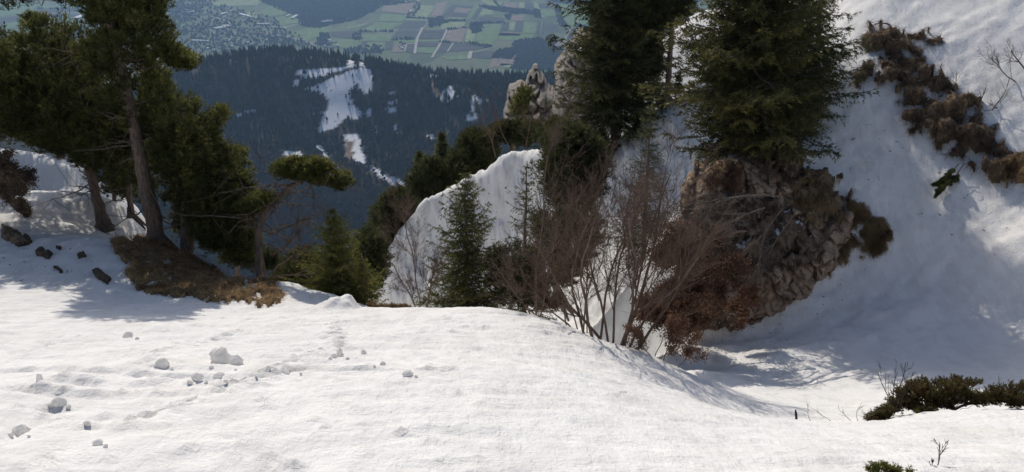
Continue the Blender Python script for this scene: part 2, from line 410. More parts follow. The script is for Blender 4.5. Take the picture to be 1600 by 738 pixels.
groove([(0,690),(40,668),(75,650),(110,640)], .04, .035, 7)
groove([(140,670),(190,655),(250,650)], .04, .025, 17)
groove([(815,565),(900,600),(1010,622),(1110,655)], .03, .022, 8, .3)
groove([(890,575),(960,592),(1050,618)], .03, .015, 9, .3)
def tracks(pts, gap, r, depth, seed):
    depth *= 1.4
    rg = np.random.default_rng(seed); w = np.array([hit(np.array(u), np.array(v), ZB)[:2] for u, v in pts])
    for a, b in zip(w[:-1], w[1:]):
        n = max(2, int(np.linalg.norm(b-a)/gap)); dr = (b-a)/np.linalg.norm(b-a); nr = np.array([-dr[1], dr[0]])
        for i in range(n):
            c = a+(b-a)*(i+.5)/n+nr*rg.normal()*r*.8
            i0, i1 = np.searchsorted(GX, [c[0]-4*r, c[0]+4*r]); j0, j1 = np.searchsorted(GY, [c[1]-4*r, c[1]+4*r])
            d = np.hypot(XX[j0:j1, i0:i1]-c[0], YY[j0:j1, i0:i1]-c[1])
            ZT[j0:j1, i0:i1] -= depth*np.exp(-(d/r)**2)-depth*.4*np.exp(-((d-1.7*r)/(.8*r))**2)
tracks([(190,668),(290,632),(360,605),(420,582),(500,548),(545,522)], .10, .035, .035, 1)
tracks([(240,560),(330,530),(390,515)], .12, .04, .025, 2)
tracks([(500,536),(530,505),(600,492)], .14, .04, .03, 3)
tracks([(908,592),(915,640),(935,690)], .10, .022, .010, 4)
tracks([(975,600),(960,650)], .12, .03, .02, 5)
tracks([(0,640),(120,655),(260,660)], .2, .05, .025, 6)
# loose crumbs along the tracks
rg = np.random.default_rng(11)
for k in range(260):
    u = rg.uniform(0, 760); v = rg.uniform(505, 735); 
    if rg.random() > .35+.65*(abs(v-(600-.05*u)) < 35): continue
    c = hit(np.array(u), np.array(v), ZB)[:2]; r = rg.uniform(.02, .05); h = rg.uniform(.01, .035)
    i0, i1 = np.searchsorted(GX, [c[0]-3*r, c[0]+3*r]); j0, j1 = np.searchsorted(GY, [c[1]-3*r, c[1]+3*r])
    d = np.hypot(XX[j0:j1, i0:i1]-c[0], YY[j0:j1, i0:i1]-c[1])
    ZT[j0:j1, i0:i1] += h*np.exp(-(d/r)**4)
# wind-shaped mound at the rim beside the young spruce
mc = hit(np.array(532.), np.array(484.), ZB)[:2]; dxm = XX-mc[0]; dym = YY-mc[1]
mh = 1+.35*fbm(XX*5, YY*5, 31.0, 3); ZT += .21*mh*np.exp(-np.abs(dym/.25)**2.5)*np.where(dxm < 0, np.exp(-np.abs(dxm/.20)**1.3), np.exp(-np.abs(dxm/.20)**6))
# outer border drops as a skirt
ZS = ZT.copy(); ZS[:, 0] = -90; ZS[:, -1] = -90; ZS[-1, :] = -90
ny, nx = XX.shape
ii = (np.arange(ny-1)[:, None]*nx+np.arange(nx-1)[None]).ravel()
quads = np.stack([ii, ii+1, ii+1+nx, ii+nx], -1)
me = make_mesh('snow_slope', np.stack([XX, YY, ZS], -1).reshape(-1, 3), [quads], M['snow'])
tag(link('snow_slope', me), kind='structure')

def ground(x, y): return np.array([x, y, float(zi(np.array(x), np.array(y), ZT))])
def tnormal(P, e=.15):
    x, y = P[..., 0], P[..., 1]
    gx = (zi(x+e, y, ZT)-zi(x-e, y, ZT))/(2*e); gy = (zi(x, y+e, ZT)-zi(x, y-e, ZT))/(2*e)
    return norm(np.stack([-gx, -gy, np.ones_like(gx)], -1))

# ------------------------------------------------------------------ far terrain: wooded hill, valley floor
BT = [(-3000,60,-60),(0,60,-62),(3000,60,-60),(0,-200,60),(-1500,-200,60),(1500,-200,60),(0,200,-215),(-1500,200,-230),(1500,200,-215),(0,500,-480),(-1500,500,-520),(1500,500,-420),(0,900,-760),(-1500,900,-800),(1500,900,-700),
      (0,1200,-860),(-1500,1250,-900),(1500,1200,-800)]
pts = [at(u, v, Y) for u, v, Y in [
 (450,480,1330),(700,480,1330),(900,450,1360),(300,400,1400),(600,380,1400),(800,380,1400),(300,300,1500),(450,300,1500),(600,300,1500),(800,280,1540),(550,240,1650),(300,200,1780),(450,190,1785),(540,190,1785),(650,190,1790),(800,190,1790),
 (420,120,1930),(500,105,1965),(560,100,1970),(640,130,1900),(760,150,1850),(300,110,1950),
 (200,150,1960),(290,116,1990),(400,90,2030),(455,87,2040),(560,99,2030),(640,115,2010),(700,123,2000),(780,131,1990),(900,133,1980),(1100,123,1960)]]
BT += [tuple(p) for p in pts]+[(-1500,1900,-640),(-1400,2100,-600),(1200,2000,-520),(-1000,2350,-640),(0,2350,-640),(800,2350,-640),(-1000,2900,-960),(0,2900,-960),(1000,2900,-960),(-2500,2500,-980),(2500,2500,-900),(-600,3300,-1040),(600,3300,-1040),(-3000,3300,-1040),(3000,3300,-1040)]
BT = np.array(BT); BW = tps_fit(BT[:, :2]/1000, BT[:, 2], .001)
def zfar(x, y): 
    sh = np.shape(x); q = np.stack([np.ravel(x), np.ravel(y)], 1)
    z = tps_eval(BT[:, :2]/1000, BW, q/1000).reshape(sh)
    return z+7*fbm(np.asarray(x)/160, np.asarray(y)/160, 1.0, 4)
hx = axis([(-3000, -1300, 80), (-1300, 700, 8), (700, 3000, 80)]); hy = axis([(52, 1260, 40), (1260, 2200, 7.5), (2200, 3300, 50)])
HX, HY = np.meshgrid(hx, hy); HZ = zfar(HX, HY)
hu, hv = proj(np.stack([HX, HY, HZ], -1))
# snow-covered clearings of the hill, given as outlines seen from the viewpoint
clear = [
 [(476,140),(512,126),(540,113),(562,106),(580,108),(583,122),(578,138),(574,148),(566,144),(560,130),(546,142),(552,165),(566,176),(556,190),(545,182),(525,200),(497,208),(500,190),(510,170),(512,152),(500,144)],
 [(461,112),(475,108),(500,108),(525,105),(545,104),(540,110),(520,114),(505,120),(480,122),(463,118)],
 [(455,128),(466,123),(470,130),(462,138)],
 [(543,94),(550,93),(556,104),(543,106)],[(562,94),(571,95),(571,106),(564,106)],
 [(496,196),(518,194),(522,204),(498,205)],
 [(605,170),(622,166),(620,178),(606,178)],[(570,172),(580,171),(578,180),(571,180)],[(600,158),(620,157),(622,163),(606,164)],
 [(538,209),(562,210),(568,236),(574,258),(560,254),(548,246),(537,244)],
 [(574,256),(592,266),(620,278),(648,293),(640,302),(618,294),(600,280),(584,270)],
 [(443,238),(470,237),(474,262),(452,264)],
 [(494,226),(502,228),(512,242),(520,256),(514,256),(504,242)],[(520,258),(528,262),(552,290),(546,292),(530,276)],
 [(366,180),(380,175),(400,170),(396,176),(376,183),(366,184)],
 [(690,148),(703,130),(714,152),(706,156)],[(672,150),(690,148),(702,156),(706,162),(680,155)],[(740,152),(765,156),(760,162),(744,160)],[(660,115),(690,120),(688,124),(662,119)],
 [(583,200),(589,200),(588,206),(583,206)],[(666,210),(680,210),(680,217),(668,216)],[(614,196),(622,202),(618,206)],[(736,180),(744,176),(742,186),(734,190)],
]
brown = [[(538,219),(556,221),(548,236),(556,240),(545,250),(537,245)],[(447,244),(462,246),(450,256)],[(672,128),(680,128),(690,150),(700,158),(685,156),(674,146)],[(700,100),(740,100),(760,118),(720,122),(704,114)]]
track_lines = [[(575,146),(600,147),(617,146)],[(492,176),(520,176),(560,174)],[(740,150),(738,170),(730,190)],[(616,196),(622,212)]]
jx = fbm(HX/25, HY/25, 5, 3)*3.0; jy = fbm(HX/25, HY/25, 9, 3)*2.0
smask = np.zeros(HX.shape)
for p in clear: smask[inpoly(hu+jx, hv+jy, p)] = 1
for p in track_lines: smask[polydist(hu, hv, p, False) < 1.6] = 1
bmask = np.zeros(HX.shape)
for p in brown: bmask[inpoly(hu+jx, hv+jy, p)] = 1
m, nt, b, out = new_mat('hill_ground'); p_ = coords(nt)
gcol = ramp(nt, noise(nt, p_, .02, 5), [(.3, (.035, .03, .02)), (.7, (.075, .06, .045))])
nz = noise(nt, p_, .09, 6, .7)
scol = ramp(nt, nz, [(.34, (.12, .09, .065)), (.40, (.8, .8, .82))])
bcol = ramp(nt, nz, [(.3, (.16, .11, .07)), (.7, (.27, .2, .14))])
c = mix(nt, attr(nt, 'snowcover'), gcol, scol); c = mix(nt, attr(nt, 'bare'), c, bcol)
nt.links.new(c, b.inputs['Base Color']); b.inputs['Roughness'].default_value = 1
M['hill'] = m
ny, nx = HX.shape; ii = (np.arange(ny-1)[:, None]*nx+np.arange(nx-1)[None]).ravel()
tag(link('wooded_hill', make_mesh('wooded_hill', np.stack([HX, HY, HZ], -1).reshape(-1, 3), [np.stack([ii, ii+1, ii+1+nx, ii+nx], -1)], M['hill'], {'snowcover': smask.ravel(), 'bare': bmask.ravel()})), kind='structure')

# forest on the hill: every tree a small layered cone or a bare rounded crown
def forest():
    rg = np.random.default_rng(5); n = 30000
    x = rg.uniform(-1000, 620, n); y = rg.uniform(1280, 2150, n); z = zfar(x, y); u, v = proj(np.stack([x, y, z], 1))
    keep = (u > 150) & (u < 1100) & (v > 60) & (v < 480)
    dens = .62+.5*fbm(x/90, y/90, 3, 3)
    for p in clear: 
        ins = inpoly(u, v, p); keep &= ~(ins & (rg.random(n) > .06))
    for p in brown: keep &= ~(inpoly(u, v, p) & (rg.random(n) < .85))
    for p in track_lines: keep &= ~(polydist(u, v, p, False) < 3)
    # trees right below a clearing would hide it: thin them near lower edges
    keep &= rg.random(n) < np.clip(dens, .25, 1)
    x, y, z, u, v = x[keep], y[keep], z[keep], u[keep], v[keep]; n = len(x)
    decid = rg.random(n) < np.clip((v-200)/60+.4*fbm(x/120, y/120, 7, 3), .05, .88)
    near_clear = np.zeros(n, bool)
    for p in clear[:14]: near_clear |= inpoly(u, v-9, p)
    H = (9+20*rg.random(n)**1.8)*np.where(decid, .75, 1)*np.where(near_clear, .45, 1); R = (H*.6+6)*np.where(decid, .36, .23)*rg.uniform(.8, 1.2, n)
    k = 4; an = np.arange(k)*2*pi/k
    for dec, name, mat, lab in ((False, 'conifer_forest', M['far_conifer'], None), (True, 'bare_broadleaf_forest', M['far_bare'], None)):
        s = decid == dec; m_ = s.sum(); X = np.stack([x[s], y[s], z[s]], 1); h = H[s]; r = R[s]
        if dec: prof = [(0.15, .3), (.5, 1), (1.0, .1)]
        else: prof = [(.05, 1), (.5, .42), (.46, .66), (1, .0)]
        rings = []
        for hh, rr in prof:
            jit = rg.uniform(.7, 1.3, (m_, k)); a = an[None]+rg.uniform(0, 6.28, m_)[:, None]
            P = np.zeros((m_, k, 3)); P[..., 0] = X[:, None, 0]+r[:, None]*rr*jit*np.cos(a); P[..., 1] = X[:, None, 1]+r[:, None]*rr*jit*np.sin(a)
            P[..., 2] = X[:, None, 2]+h[:, None]*(hh+rg.uniform(-.04, .04, (m_, k))*(rr > 0))
            rings.append(P)
        V = np.stack(rings, 1); L = len(prof)
        base = (np.arange(m_)*L*k)[:, None, None]; i = (np.arange(L-1)*k)[None, :, None]; j = np.arange(k)[None, None]; j2 = (j+1) % k
        Q = np.stack([base+i+j, base+i+j2, base+i+k+j2, base+i+k+j], -1).reshape(-1, 4)
        t = np.repeat(np.clip(.35*rg.random(m_)+.33+.75*fbm(X[:, 0]/70, X[:, 1]/70, 11.0, 4, .6), 0, 1), L*k)
        me = make_mesh(name, V.reshape(-1, 3), [Q], mat, {'tint': t}, False)
        o = link(name, me); tag(o, {'conifer_forest': 'dark conifer forest covering the hazy hill below the slope', 'bare_broadleaf_forest': 'leafless brown-grey broadleaf wood on the lower part of the hazy hill'}[name], 'forest', kind='stuff')
M['far_conifer'] = leaf_mat('far_conifer', (.006, .011, .007), (.018, .023, .012), (.048, .046, .022), .1)
M['far_bare'] = leaf_mat('far_bare', (.030, .021, .015), (.065, .045, .032), (.11, .08, .055), .1)
forest()

# valley floor
ZV = -1000.0
def val(u, v, dz=0.0):
    d = ray(u, v); return d*((ZV+dz)/d[..., 2])[..., None]
m, nt, b, out = new_mat('valley_ground'); p_ = coords(nt)
c = ramp(nt, noise(nt, p_, .0016, 5, .6), [(.3, (.055, .085, .04)), (.5, (.10, .135, .06)), (.7, (.13, .14, .075))])
vor = N(nt, 'ShaderNodeTexVoronoi'); vor.inputs['Scale'].default_value = .006; nt.links.new(mapped(nt, p_, (1, .45, 1), (0, 0, .35)), vor.inputs['Vector'])
bw = N(nt, 'ShaderNodeRGBToBW'); nt.links.new(vor.outputs['Color'], bw.inputs[0])
c = mix(nt, .45, c, ramp(nt, bw.outputs[0], [(.2, (.05, .06, .045)), (.5, (.10, .15, .06)), (.8, (.2, .2, .12))]))
nt.links.new(c, b.inputs['Base Color']); b.inputs['Roughness'].default_value = 1
M['valley'] = m
vf = make_mesh('valley_floor', np.array([(-30000, -3000, ZV-2), (30000, -3000, ZV-2), (30000, 40000, ZV-2), (-30000, 40000, ZV-2)]), [np.array([[0, 1, 2, 3]])], M['valley'])
valley = tag(link('valley_floor', vf), kind='structure')
FC = {'G': (.13, .20, .075), 'L': (.22, .26, .12), 'D': (.055, .06, .06), 'P': (.22, .17, .13), 'B': (.30, .27, .22), 'T': (.03, .045, .03)}
for k, c0 in FC.items():
    m, nt, b, out = new_mat('field_'+k); p_ = coords(nt)
    f = noise(nt, mapped(nt, p_, (1, .4, 1), (0, 0, .35)), .03, 5, .6)
    nt.links.new(ramp(nt, f, [(.3, tuple(x*.75 for x in c0)), (.7, tuple(x*1.25 for x in c0))]), b.inputs['Base Color']); b.inputs['Roughness'].default_value = 1
    M['field_'+k] = m
fields = [
 ('L',[(656,8),(680,9),(669,27),(645,26)]),('P',[(682,5),(700,2),(690,25),(672,27)]),('L',[(637,29),(671,30),(669,33),(634,32)]),
 ('D',[(632,34),(646,34),(637,47),(621,47)]),('D',[(647,34),(668,34),(660,46),(638,47)]),('G',[(590,35),(630,36),(611,47),(563,48)]),('G',[(596,22),(625,23),(640,26),(628,34),(592,33)]),
 ('D',[(620,49),(659,48),(652,60),(610,62)]),('G',[(566,53),(613,54),(609,65),(560,64)]),('D',[(565,65),(574,65),(571,76),(562,75)]),('G',[(574,66),(602,66),(600,77),(572,77)]),('D',[(603,66),(615,66),(612,78),(601,78)]),
 ('G',[(622,62),(650,62),(649,67),(620,68)]),('D',[(637,70),(649,70),(646,82),(634,82)]),('P',[(618,68),(634,69),(630,82),(612,82)]),
 ('D',[(662,47),(697,47),(695,51),(660,51)]),('D',[(659,53),(694,53),(690,60),(655,61)]),('D',[(654,66),(688,67),(681,73),(652,72)]),('G',[(652,74),(682,74),(677,84),(651,82)]),('G',[(653,62),(689,62),(687,65),(652,65)]),
 ('D',[(690,66),(705,67),(698,81),(678,81)]),('D',[(707,67),(768,73),(735,79),(700,81)]),('L',[(691,34),(727,34),(725,43),(688,46)]),('P',[(700,47),(729,43),(722,66),(694,64)]),
 ('L',[(730,45),(745,50),(738,68),(726,67)]),('D',[(706,7),(740,10),(737,13),(713,11),(708,19),(703,25),(686,31)]),('P',[(713,12),(737,14),(730,21),(708,19)]),('D',[(707,20),(731,21),(729,27),(703,26)]),('L',[(701,27),(728,28),(727,30),(699,29)]),('D',[(688,31),(727,31),(726,33),(686,34)]),
 ('G',[(741,8),(749,10),(735,30),(729,29)]),('D',[(750,10),(754,12),(744,31),(737,30)]),('L',[(755,13),(767,15),(772,22),(748,25)]),('D',[(750,26),(789,28),(786,35),(745,36)]),('G',[(751,38),(784,37),(778,60),(766,73),(740,68)]),
 ('L',[(750,0),(785,3),(782,12),(763,9)]),('P',[(788,3),(810,5),(808,13),(786,12)]),('L',[(811,4),(820,4),(819,13),(810,12)]),('D',[(821,4),(832,4),(835,14),(820,13)]),('L',[(833,4),(840,5),(843,14),(837,16)]),('D',[(841,5),(860,6),(862,13),(843,13)]),
 ('G',[(843,15),(865,15),(868,25),(845,27)]),('P',[(797,25),(820,24),(818,32),(797,33)]),('L',[(797,34),(805,34),(803,48),(795,47)]),('D',[(785,35),(796,35),(794,48),(781,49)]),('D',[(807,34),(818,33),(815,50),(804,50)]),
 ('G',[(819,34),(839,36),(837,52),(816,52)]),('D',[(841,34),(845,34),(843,54),(839,54)]),('P',[(846,34),(848,34),(845,54),(844,54)]),('D',[(849,34),(852,34),(849,54),(846,54)]),('D',[(856,36),(872,40),(870,48),(853,48)]),
 ('G',[(875,3),(925,6),(922,40),(888,40),(872,20)]),('D',[(897,43),(903,60),(886,60)]),('B',[(893,42),(895,43),(884,60),(881,60)]),('G',[(898,42),(912,44),(908,60),(905,60)]),('P',[(868,64),(892,64),(890,72),(866,72)]),
 ('P',[(768,92),(805,86),(808,100),(765,106)]),('L',[(783,99),(830,103),(828,107),(780,105)]),('G',[(781,51),(836,54),(830,64),(778,62)]),('P',[(780,50),(815,51),(812,56),(778,56)]),
 ('L',[(330,0),(410,0),(402,8),(350,10),(320,6)]),('L',[(385,18),(408,20),(400,30),(378,27)]),('G',[(455,52),(480,44),(520,40),(510,56),(480,64)]),('G',[(512,60),(560,62),(556,78),(520,72)]),('D',[(515,50),(560,48),(550,60),(518,58)]),('G',[(545,40),(580,36),(560,44),(540,47)]),
 ('G',[(405,18),(430,8),(470,12),(440,24),(415,26)]),('G',[(288,34),(300,30),(296,40),(280,42)]),('G',[(430,28),(460,22),(476,34),(440,40)]),('P',[(600,8),(650,4),(642,22),(596,18)]),
 ('G',[(0,4),(60,6),(50,20),(0,26)]),('D',[(60,16),(130,14),(125,18),(58,20)]),('G',[(64,8),(126,10),(128,13),(62,13)]),('D',[(60,22),(132,22),(126,26),(66,26)]),('G',[(95,27),(128,28),(120,36),(98,35)]),('G',[(0,40),(30,32),(44,34),(10,48)]),('D',[(0,28),(50,22),(40,30),(0,38)]),('G',[(0,56),(14,54),(10,64),(0,66)]),
 ('D',[(850,0),(880,0),(875,5),(855,5)]),('G',[(690,88),(740,84),(735,92),(700,94)]),('D',[(735,82),(790,78),(770,92),(738,90)]),
]
for k, poly in fields:
    P = val(np.array([p[0] for p in poly]), np.array([p[1] for p in poly]))
    me = make_mesh('field', P+np.array([0, 0, .1]), [np.arange(len(P))[None]], M['field_'+k], smooth=False)
    link('field', me, valley)

def vline(pts, w, mat, dz, name):
    P = val(np.array([p[0] for p in pts], float), np.array([p[1] for p in pts], float)); P[:, 2] = ZV+dz
    t = norm(np.gradient(P, axis=0)); s = np.cross(t, [0, 0, 1.0])*w/2
    n = len(P); V = np.concatenate([P-s, P+s]); i = np.arange(n-1)
    return V, np.stack([i, i+1, i+1+n, i+n], -1)
roads = [([(654,1),(645,13),(636,25)],16),([(660,43),(656,52),(652,60),(650,70),(648,84)],14),([(698,47),(694,57),(686,72),(675,90)],12),([(560,48),(600,48),(660,46)],7),
 ([(634,69),(651,68)],12),([(635,69),(632,80)],10),([(378,50),(400,51),(413,52),(432,54)],16),([(384,44),(410,41),(440,43),(450,42),(470,37),(480,33)],9),([(432,54),(440,47),(446,43)],22),([(432,53),(445,56),(465,62),(480,66),(490,68)],12),
 ([(320,53),(350,52),(378,51)],8),([(334,27),(350,32),(366,40)],12),([(352,69),(360,60),(367,54)],9),([(296,22),(301,15),(300,10)],10),([(535,44),(550,44),(562,40),(575,36)],6),([(690,46),(725,42),(735,39)],6),([(708,68),(699,81)],8),([(740,82),(760,77),(775,73)],5),([(736,80),(733,92)],20),([(740,69),(768,74)],6),([(652,66),(688,67)],5),([(845,26),(855,29)],8),([(600,32),(560,35)],4),([(330,18),(350,22),(370,12)],8),([(478,66),(500,74)],7),([(632,31),(672,33)],5),([(668,34),(660,47)],4)]
m, nt, b, out = new_mat('far_road'); b.inputs['Base Color'].default_value = (.42, .39, .34, 1); b.inputs['Roughness'].default_value = 1; M['road'] = m
for pts, w in roads:
    V, Q = vline(pts, w, M['road'], 1.2, 'road'); tag(link('road', make_mesh('road', V, [Q], M['road'])), kind='structure')

# woods, hedges on the valley floor
def vwood():
    rg = np.random.default_rng(9); C = []
    polys = [([(802,66),(822,62),(845,60),(852,70),(875,76),(893,84),(895,110),(800,108),(812,85),(803,76)], 2600),
             ([(405,0),(600,0),(640,4),(596,10),(560,30),(520,38),(500,44),(470,40),(466,26),(440,16)], 3600),
             ([(733,38),(742,36),(752,38),(752,50),(740,52)], 220),([(552,53),(562,53),(562,62),(552,62)], 60),([(785,12),(840,18),(838,22),(800,21),(760,14),(750,9)], 420),([(868,8),(873,8),(877,22),(870,20)], 90),([(870,24),(874,25),(886,40),(878,40)], 120),
             ([(835,16),(841,16),(843,28),(836,26)], 70),([(790,23),(796,24),(797,30),(792,31)], 40),([(855,0),(925,0),(925,6),(880,6)], 420),([(900,40),(914,40),(912,52),(905,50)], 120),([(130,0),(340,0),(320,12),(290,30),(260,60),(150,60)], 1400),
             ([(260,10),(330,6),(380,14),(430,30),(470,60),(500,74),(400,76),(260,90)], 950),([(0,66),(60,60),(130,40),(140,80),(0,100)], 500),([(690,26),(698,36),(672,44),(670,30)], 120),([(780,78),(805,76),(800,92),(770,90)], 260),([(855,58),(866,62),(864,78),(850,76)], 120),([(500,52),(515,54),(512,72),(497,70)], 150),([(595,70),(540,76),(535,84),(600,84)], 100)]
    for poly, n in polys:
        us = [p[0] for p in poly]; vs = [p[1] for p in poly]
        u = rg.uniform(min(us), max(us), n*3); v = rg.uniform(min(vs), max(vs), n*3); k = inpoly(u, v, poly)
        C.append(val(u[k][:n], v[k][:n]))
    for pts, n in [([(654,2),(636,27)],25),([(637,28),(672,30)],25),([(563,49),(615,49)],20),([(726,66),(768,73)],30),([(687,33),(727,33)],25),([(748,36),(790,36)],25),([(690,66),(705,67),(770,74)],30),([(645,26),(656,8)],20),([(770,0),(780,10),(790,16)],30),([(700,46),(727,44)],16),([(617,62),(650,61)],20),([(60,14),(130,13)],30),([(60,27),(95,27)],20)]:
        s = rg.uniform(0, len(pts)-1.001, n); i = s.astype(int); f = (s-i)[:, None]; P = np.array(pts, float); q = P[i]*(1-f)+P[i+1]*f
        C.append(val(q[:, 0], q[:, 1]))
    C = np.concatenate(C); C[:, :2] += rg.normal(size=(len(C), 2))*6; C[:, 2] = ZV; n = len(C); k = 5; an = np.arange(k)*2*pi/k
    H = rg.uniform(7, 16, n); R = rg.uniform(5, 11, n); rings = []
    for hh, rr in ((.1, 1), (1, .25)):
        P = np.zeros((n, k, 3)); jit = rg.uniform(.7, 1.3, (n, k)); P[..., 0] = C[:, None, 0]+R[:, None]*rr*jit*np.cos(an); P[..., 1] = C[:, None, 1]+R[:, None]*rr*jit*np.sin(an); P[..., 2] = ZV-1.5+H[:, None]*hh; rings.append(P)
    V = np.stack(rings, 1); base = (np.arange(n)*2*k)[:, None, None]; i = (np.arange(1)*k)[None, :, None]; j = np.arange(k)[None, None]; j2 = (j+1) % k
    Q = np.stack([base+i+j, base+i+j2, base+i+k+j2, base+i+k+j], -1).reshape(-1, 4)
    o = link('valley_woods', make_mesh('valley_woods', V.reshape(-1, 3), [Q], M['far_wood'], {'tint': np.repeat(rg.random(n), 2*k)}))
    tag(o, 'dark woods and hedgerows between the fields of the hazy valley', 'woods', kind='stuff')
M['far_wood'] = leaf_mat('far_wood', (.018, .026, .018), (.035, .042, .028), (.06, .06, .04), .1)
vwood()

# valley buildings
def flat_mat(name, c, r=.8):
    m, nt, b, out = new_mat(name); p = coords(nt)
    nt.links.new(ramp(nt, noise(nt, p, .4, 4), [(.3, tuple(x*.85 for x in c)), (.7, tuple(min(1, x*1.1) for x in c))]), b.inputs['Base Color']); b.inputs['Roughness'].default_value = r; return m
M['wall'] = flat_mat('pale_wall', (.42, .39, .35)); M['tile'] = flat_mat('roof_tile', (.13, .095, .075)); M['metalroof'] = flat_mat('pale_metal_roof', (.75, .74, .70)); M['greyroof'] = flat_mat('grey_roof', (.42, .43, .44))
def house_meshes(L, W, H, rh, roofmat):
    x, y = L/2, W/2
    wv = np.array([(-x,-y,0),(x,-y,0),(x,y,0),(-x,y,0),(-x,-y,H),(x,-y,H),(x,y,H),(-x,y,H),(-x,0,H+rh),(x,0,H+rh)])
    wall = make_mesh('wall', wv, [np.array([[0,1,5,4],[1,2,6,5],[2,3,7,6],[3,0,4,7]]), np.array([[4,7,8],[5,9,6]])], M['wall'], smooth=False)
    e = .08*W; t = .3
    rv = []
    for dz in (t, 0):
        rv += [(-x-e,-y-e,H-e*rh/y+dz),(x+e,-y-e,H-e*rh/y+dz),(x+e,0,H+rh+dz),(-x-e,0,H+rh+dz),(x+e,y+e,H-e*rh/y+dz),(-x-e,y+e,H-e*rh/y+dz)]
    roof = make_mesh('roof', np.array(rv)+[0,0,.02], [np.array([[0,1,2,3],[3,2,4,5],[6,9,8,7],[9,11,10,8],[0,6,7,1],[4,10,11,5],[1,7,8,2],[2,8,10,4],[0,3,9,6],[3,5,11,9]])], roofmat, smooth=False)
    return wall, roof
hm = [house_meshes(15, 11, 6, 3.5, M['tile']), house_meshes(22, 13, 7, 4, M['tile']), house_meshes(18, 12, 6, 3, M['greyroof']), house_meshes(12, 10, 5, 3, M['tile']), house_meshes(13, 12, 8, 3, M['metalroof'])]
rg = np.random.default_rng(21); cnt = 0
vill = [([(262,60),(300,30),(330,10),(360,14),(372,28),(400,44),(452,56),(500,70),(500,76),(440,70),(380,74),(300,84)], 95),([(300,4),(330,6),(310,24),(285,30),(268,20)], 26),([(500,60),(525,62),(530,76),(505,74)], 14),([(622,66),(632,68),(632,78),(625,78)], 12),([(552,54),(562,55),(560,62)], 4),([(625,0),(650,2),(640,8)], 5),([(895,8),(908,8),(908,18),(896,18)], 4),([(838,26),(843,26),(842,32)], 2)]
for poly, n in vill:
    us = [p[0] for p in poly]; vs = [p[1] for p in poly]; k = 0
    while k < n:
        u = rg.uniform(min(us), max(us)); v = rg.uniform(min(vs), max(vs))
        if not inpoly(np.array(u), np.array(v), poly): continue
        k += 1; P = val(np.array(u), np.array(v)); w, r = hm[min(4, int(4.35*rg.random()))]
        e = empty('village_house', (P[0], P[1], ZV), 'small pale house among trees in the hazy valley village', 'house', 'village houses in the hazy valley'); e.rotation_euler.z = rg.choice([.35, 1.92])+rg.normal()*.15
        link('wall', w, e); link('roof', r, e)
sheds = [((376,23),(394,28),16,'metalroof','long white-roofed shed on the green field above the village'),((402,38.5),(421,38.7),14,'metalroof','long bright shed at the right end of the village, along the road'),((456,30),(464,25),12,'metalroof','bright slanted greenhouse right of the village'),((336,46),(351,43),34,'greyroof','wide grey-roofed warehouse in the middle of the village'),((351,41),(362,42),24,'greyroof','grey warehouse behind the widest village warehouse'),
 ((301,64.5),(327,65.5),14,'metalroof','long pale shed at the lower left of the village'),((505,36),(517,33),40,'greyroof','grey-roofed shed standing in front of the dark valley wood'),((117,30),(131,25),30,'metalroof','white shed between the two left pines, far in the valley'),((293,21),(303,19),14,'metalroof','small white shed in the upper left of the village'),((511,63.5),(517,63.5),12,'metalroof','white farm roof in the fields right of the village'),((345,24),(352,21),12,'metalroof','small pale shed at the upper edge of the village'),((386,52),(412,53),16,'tile','long brown-roofed building along the village road'),((448,27),(453,24),8,'metalroof','thin pale greenhouse beside the slanted one')]
for a, c, w, mt, lab in sheds:
    A, B = val(np.array(a[0], float), np.array(a[1], float)), val(np.array(c[0], float), np.array(c[1], float)); L = np.linalg.norm(B-A)
    mw, mr = house_meshes(L, w*1.2, 7, 2.5, M[mt]); e = empty('farm_shed', ((A[0]+B[0])/2, (A[1]+B[1])/2, ZV), lab, 'shed'); e.rotation_euler.z = math.atan2(B[1]-A[1], B[0]-A[0]); link('wall', mw, e); link('roof', mr, e)

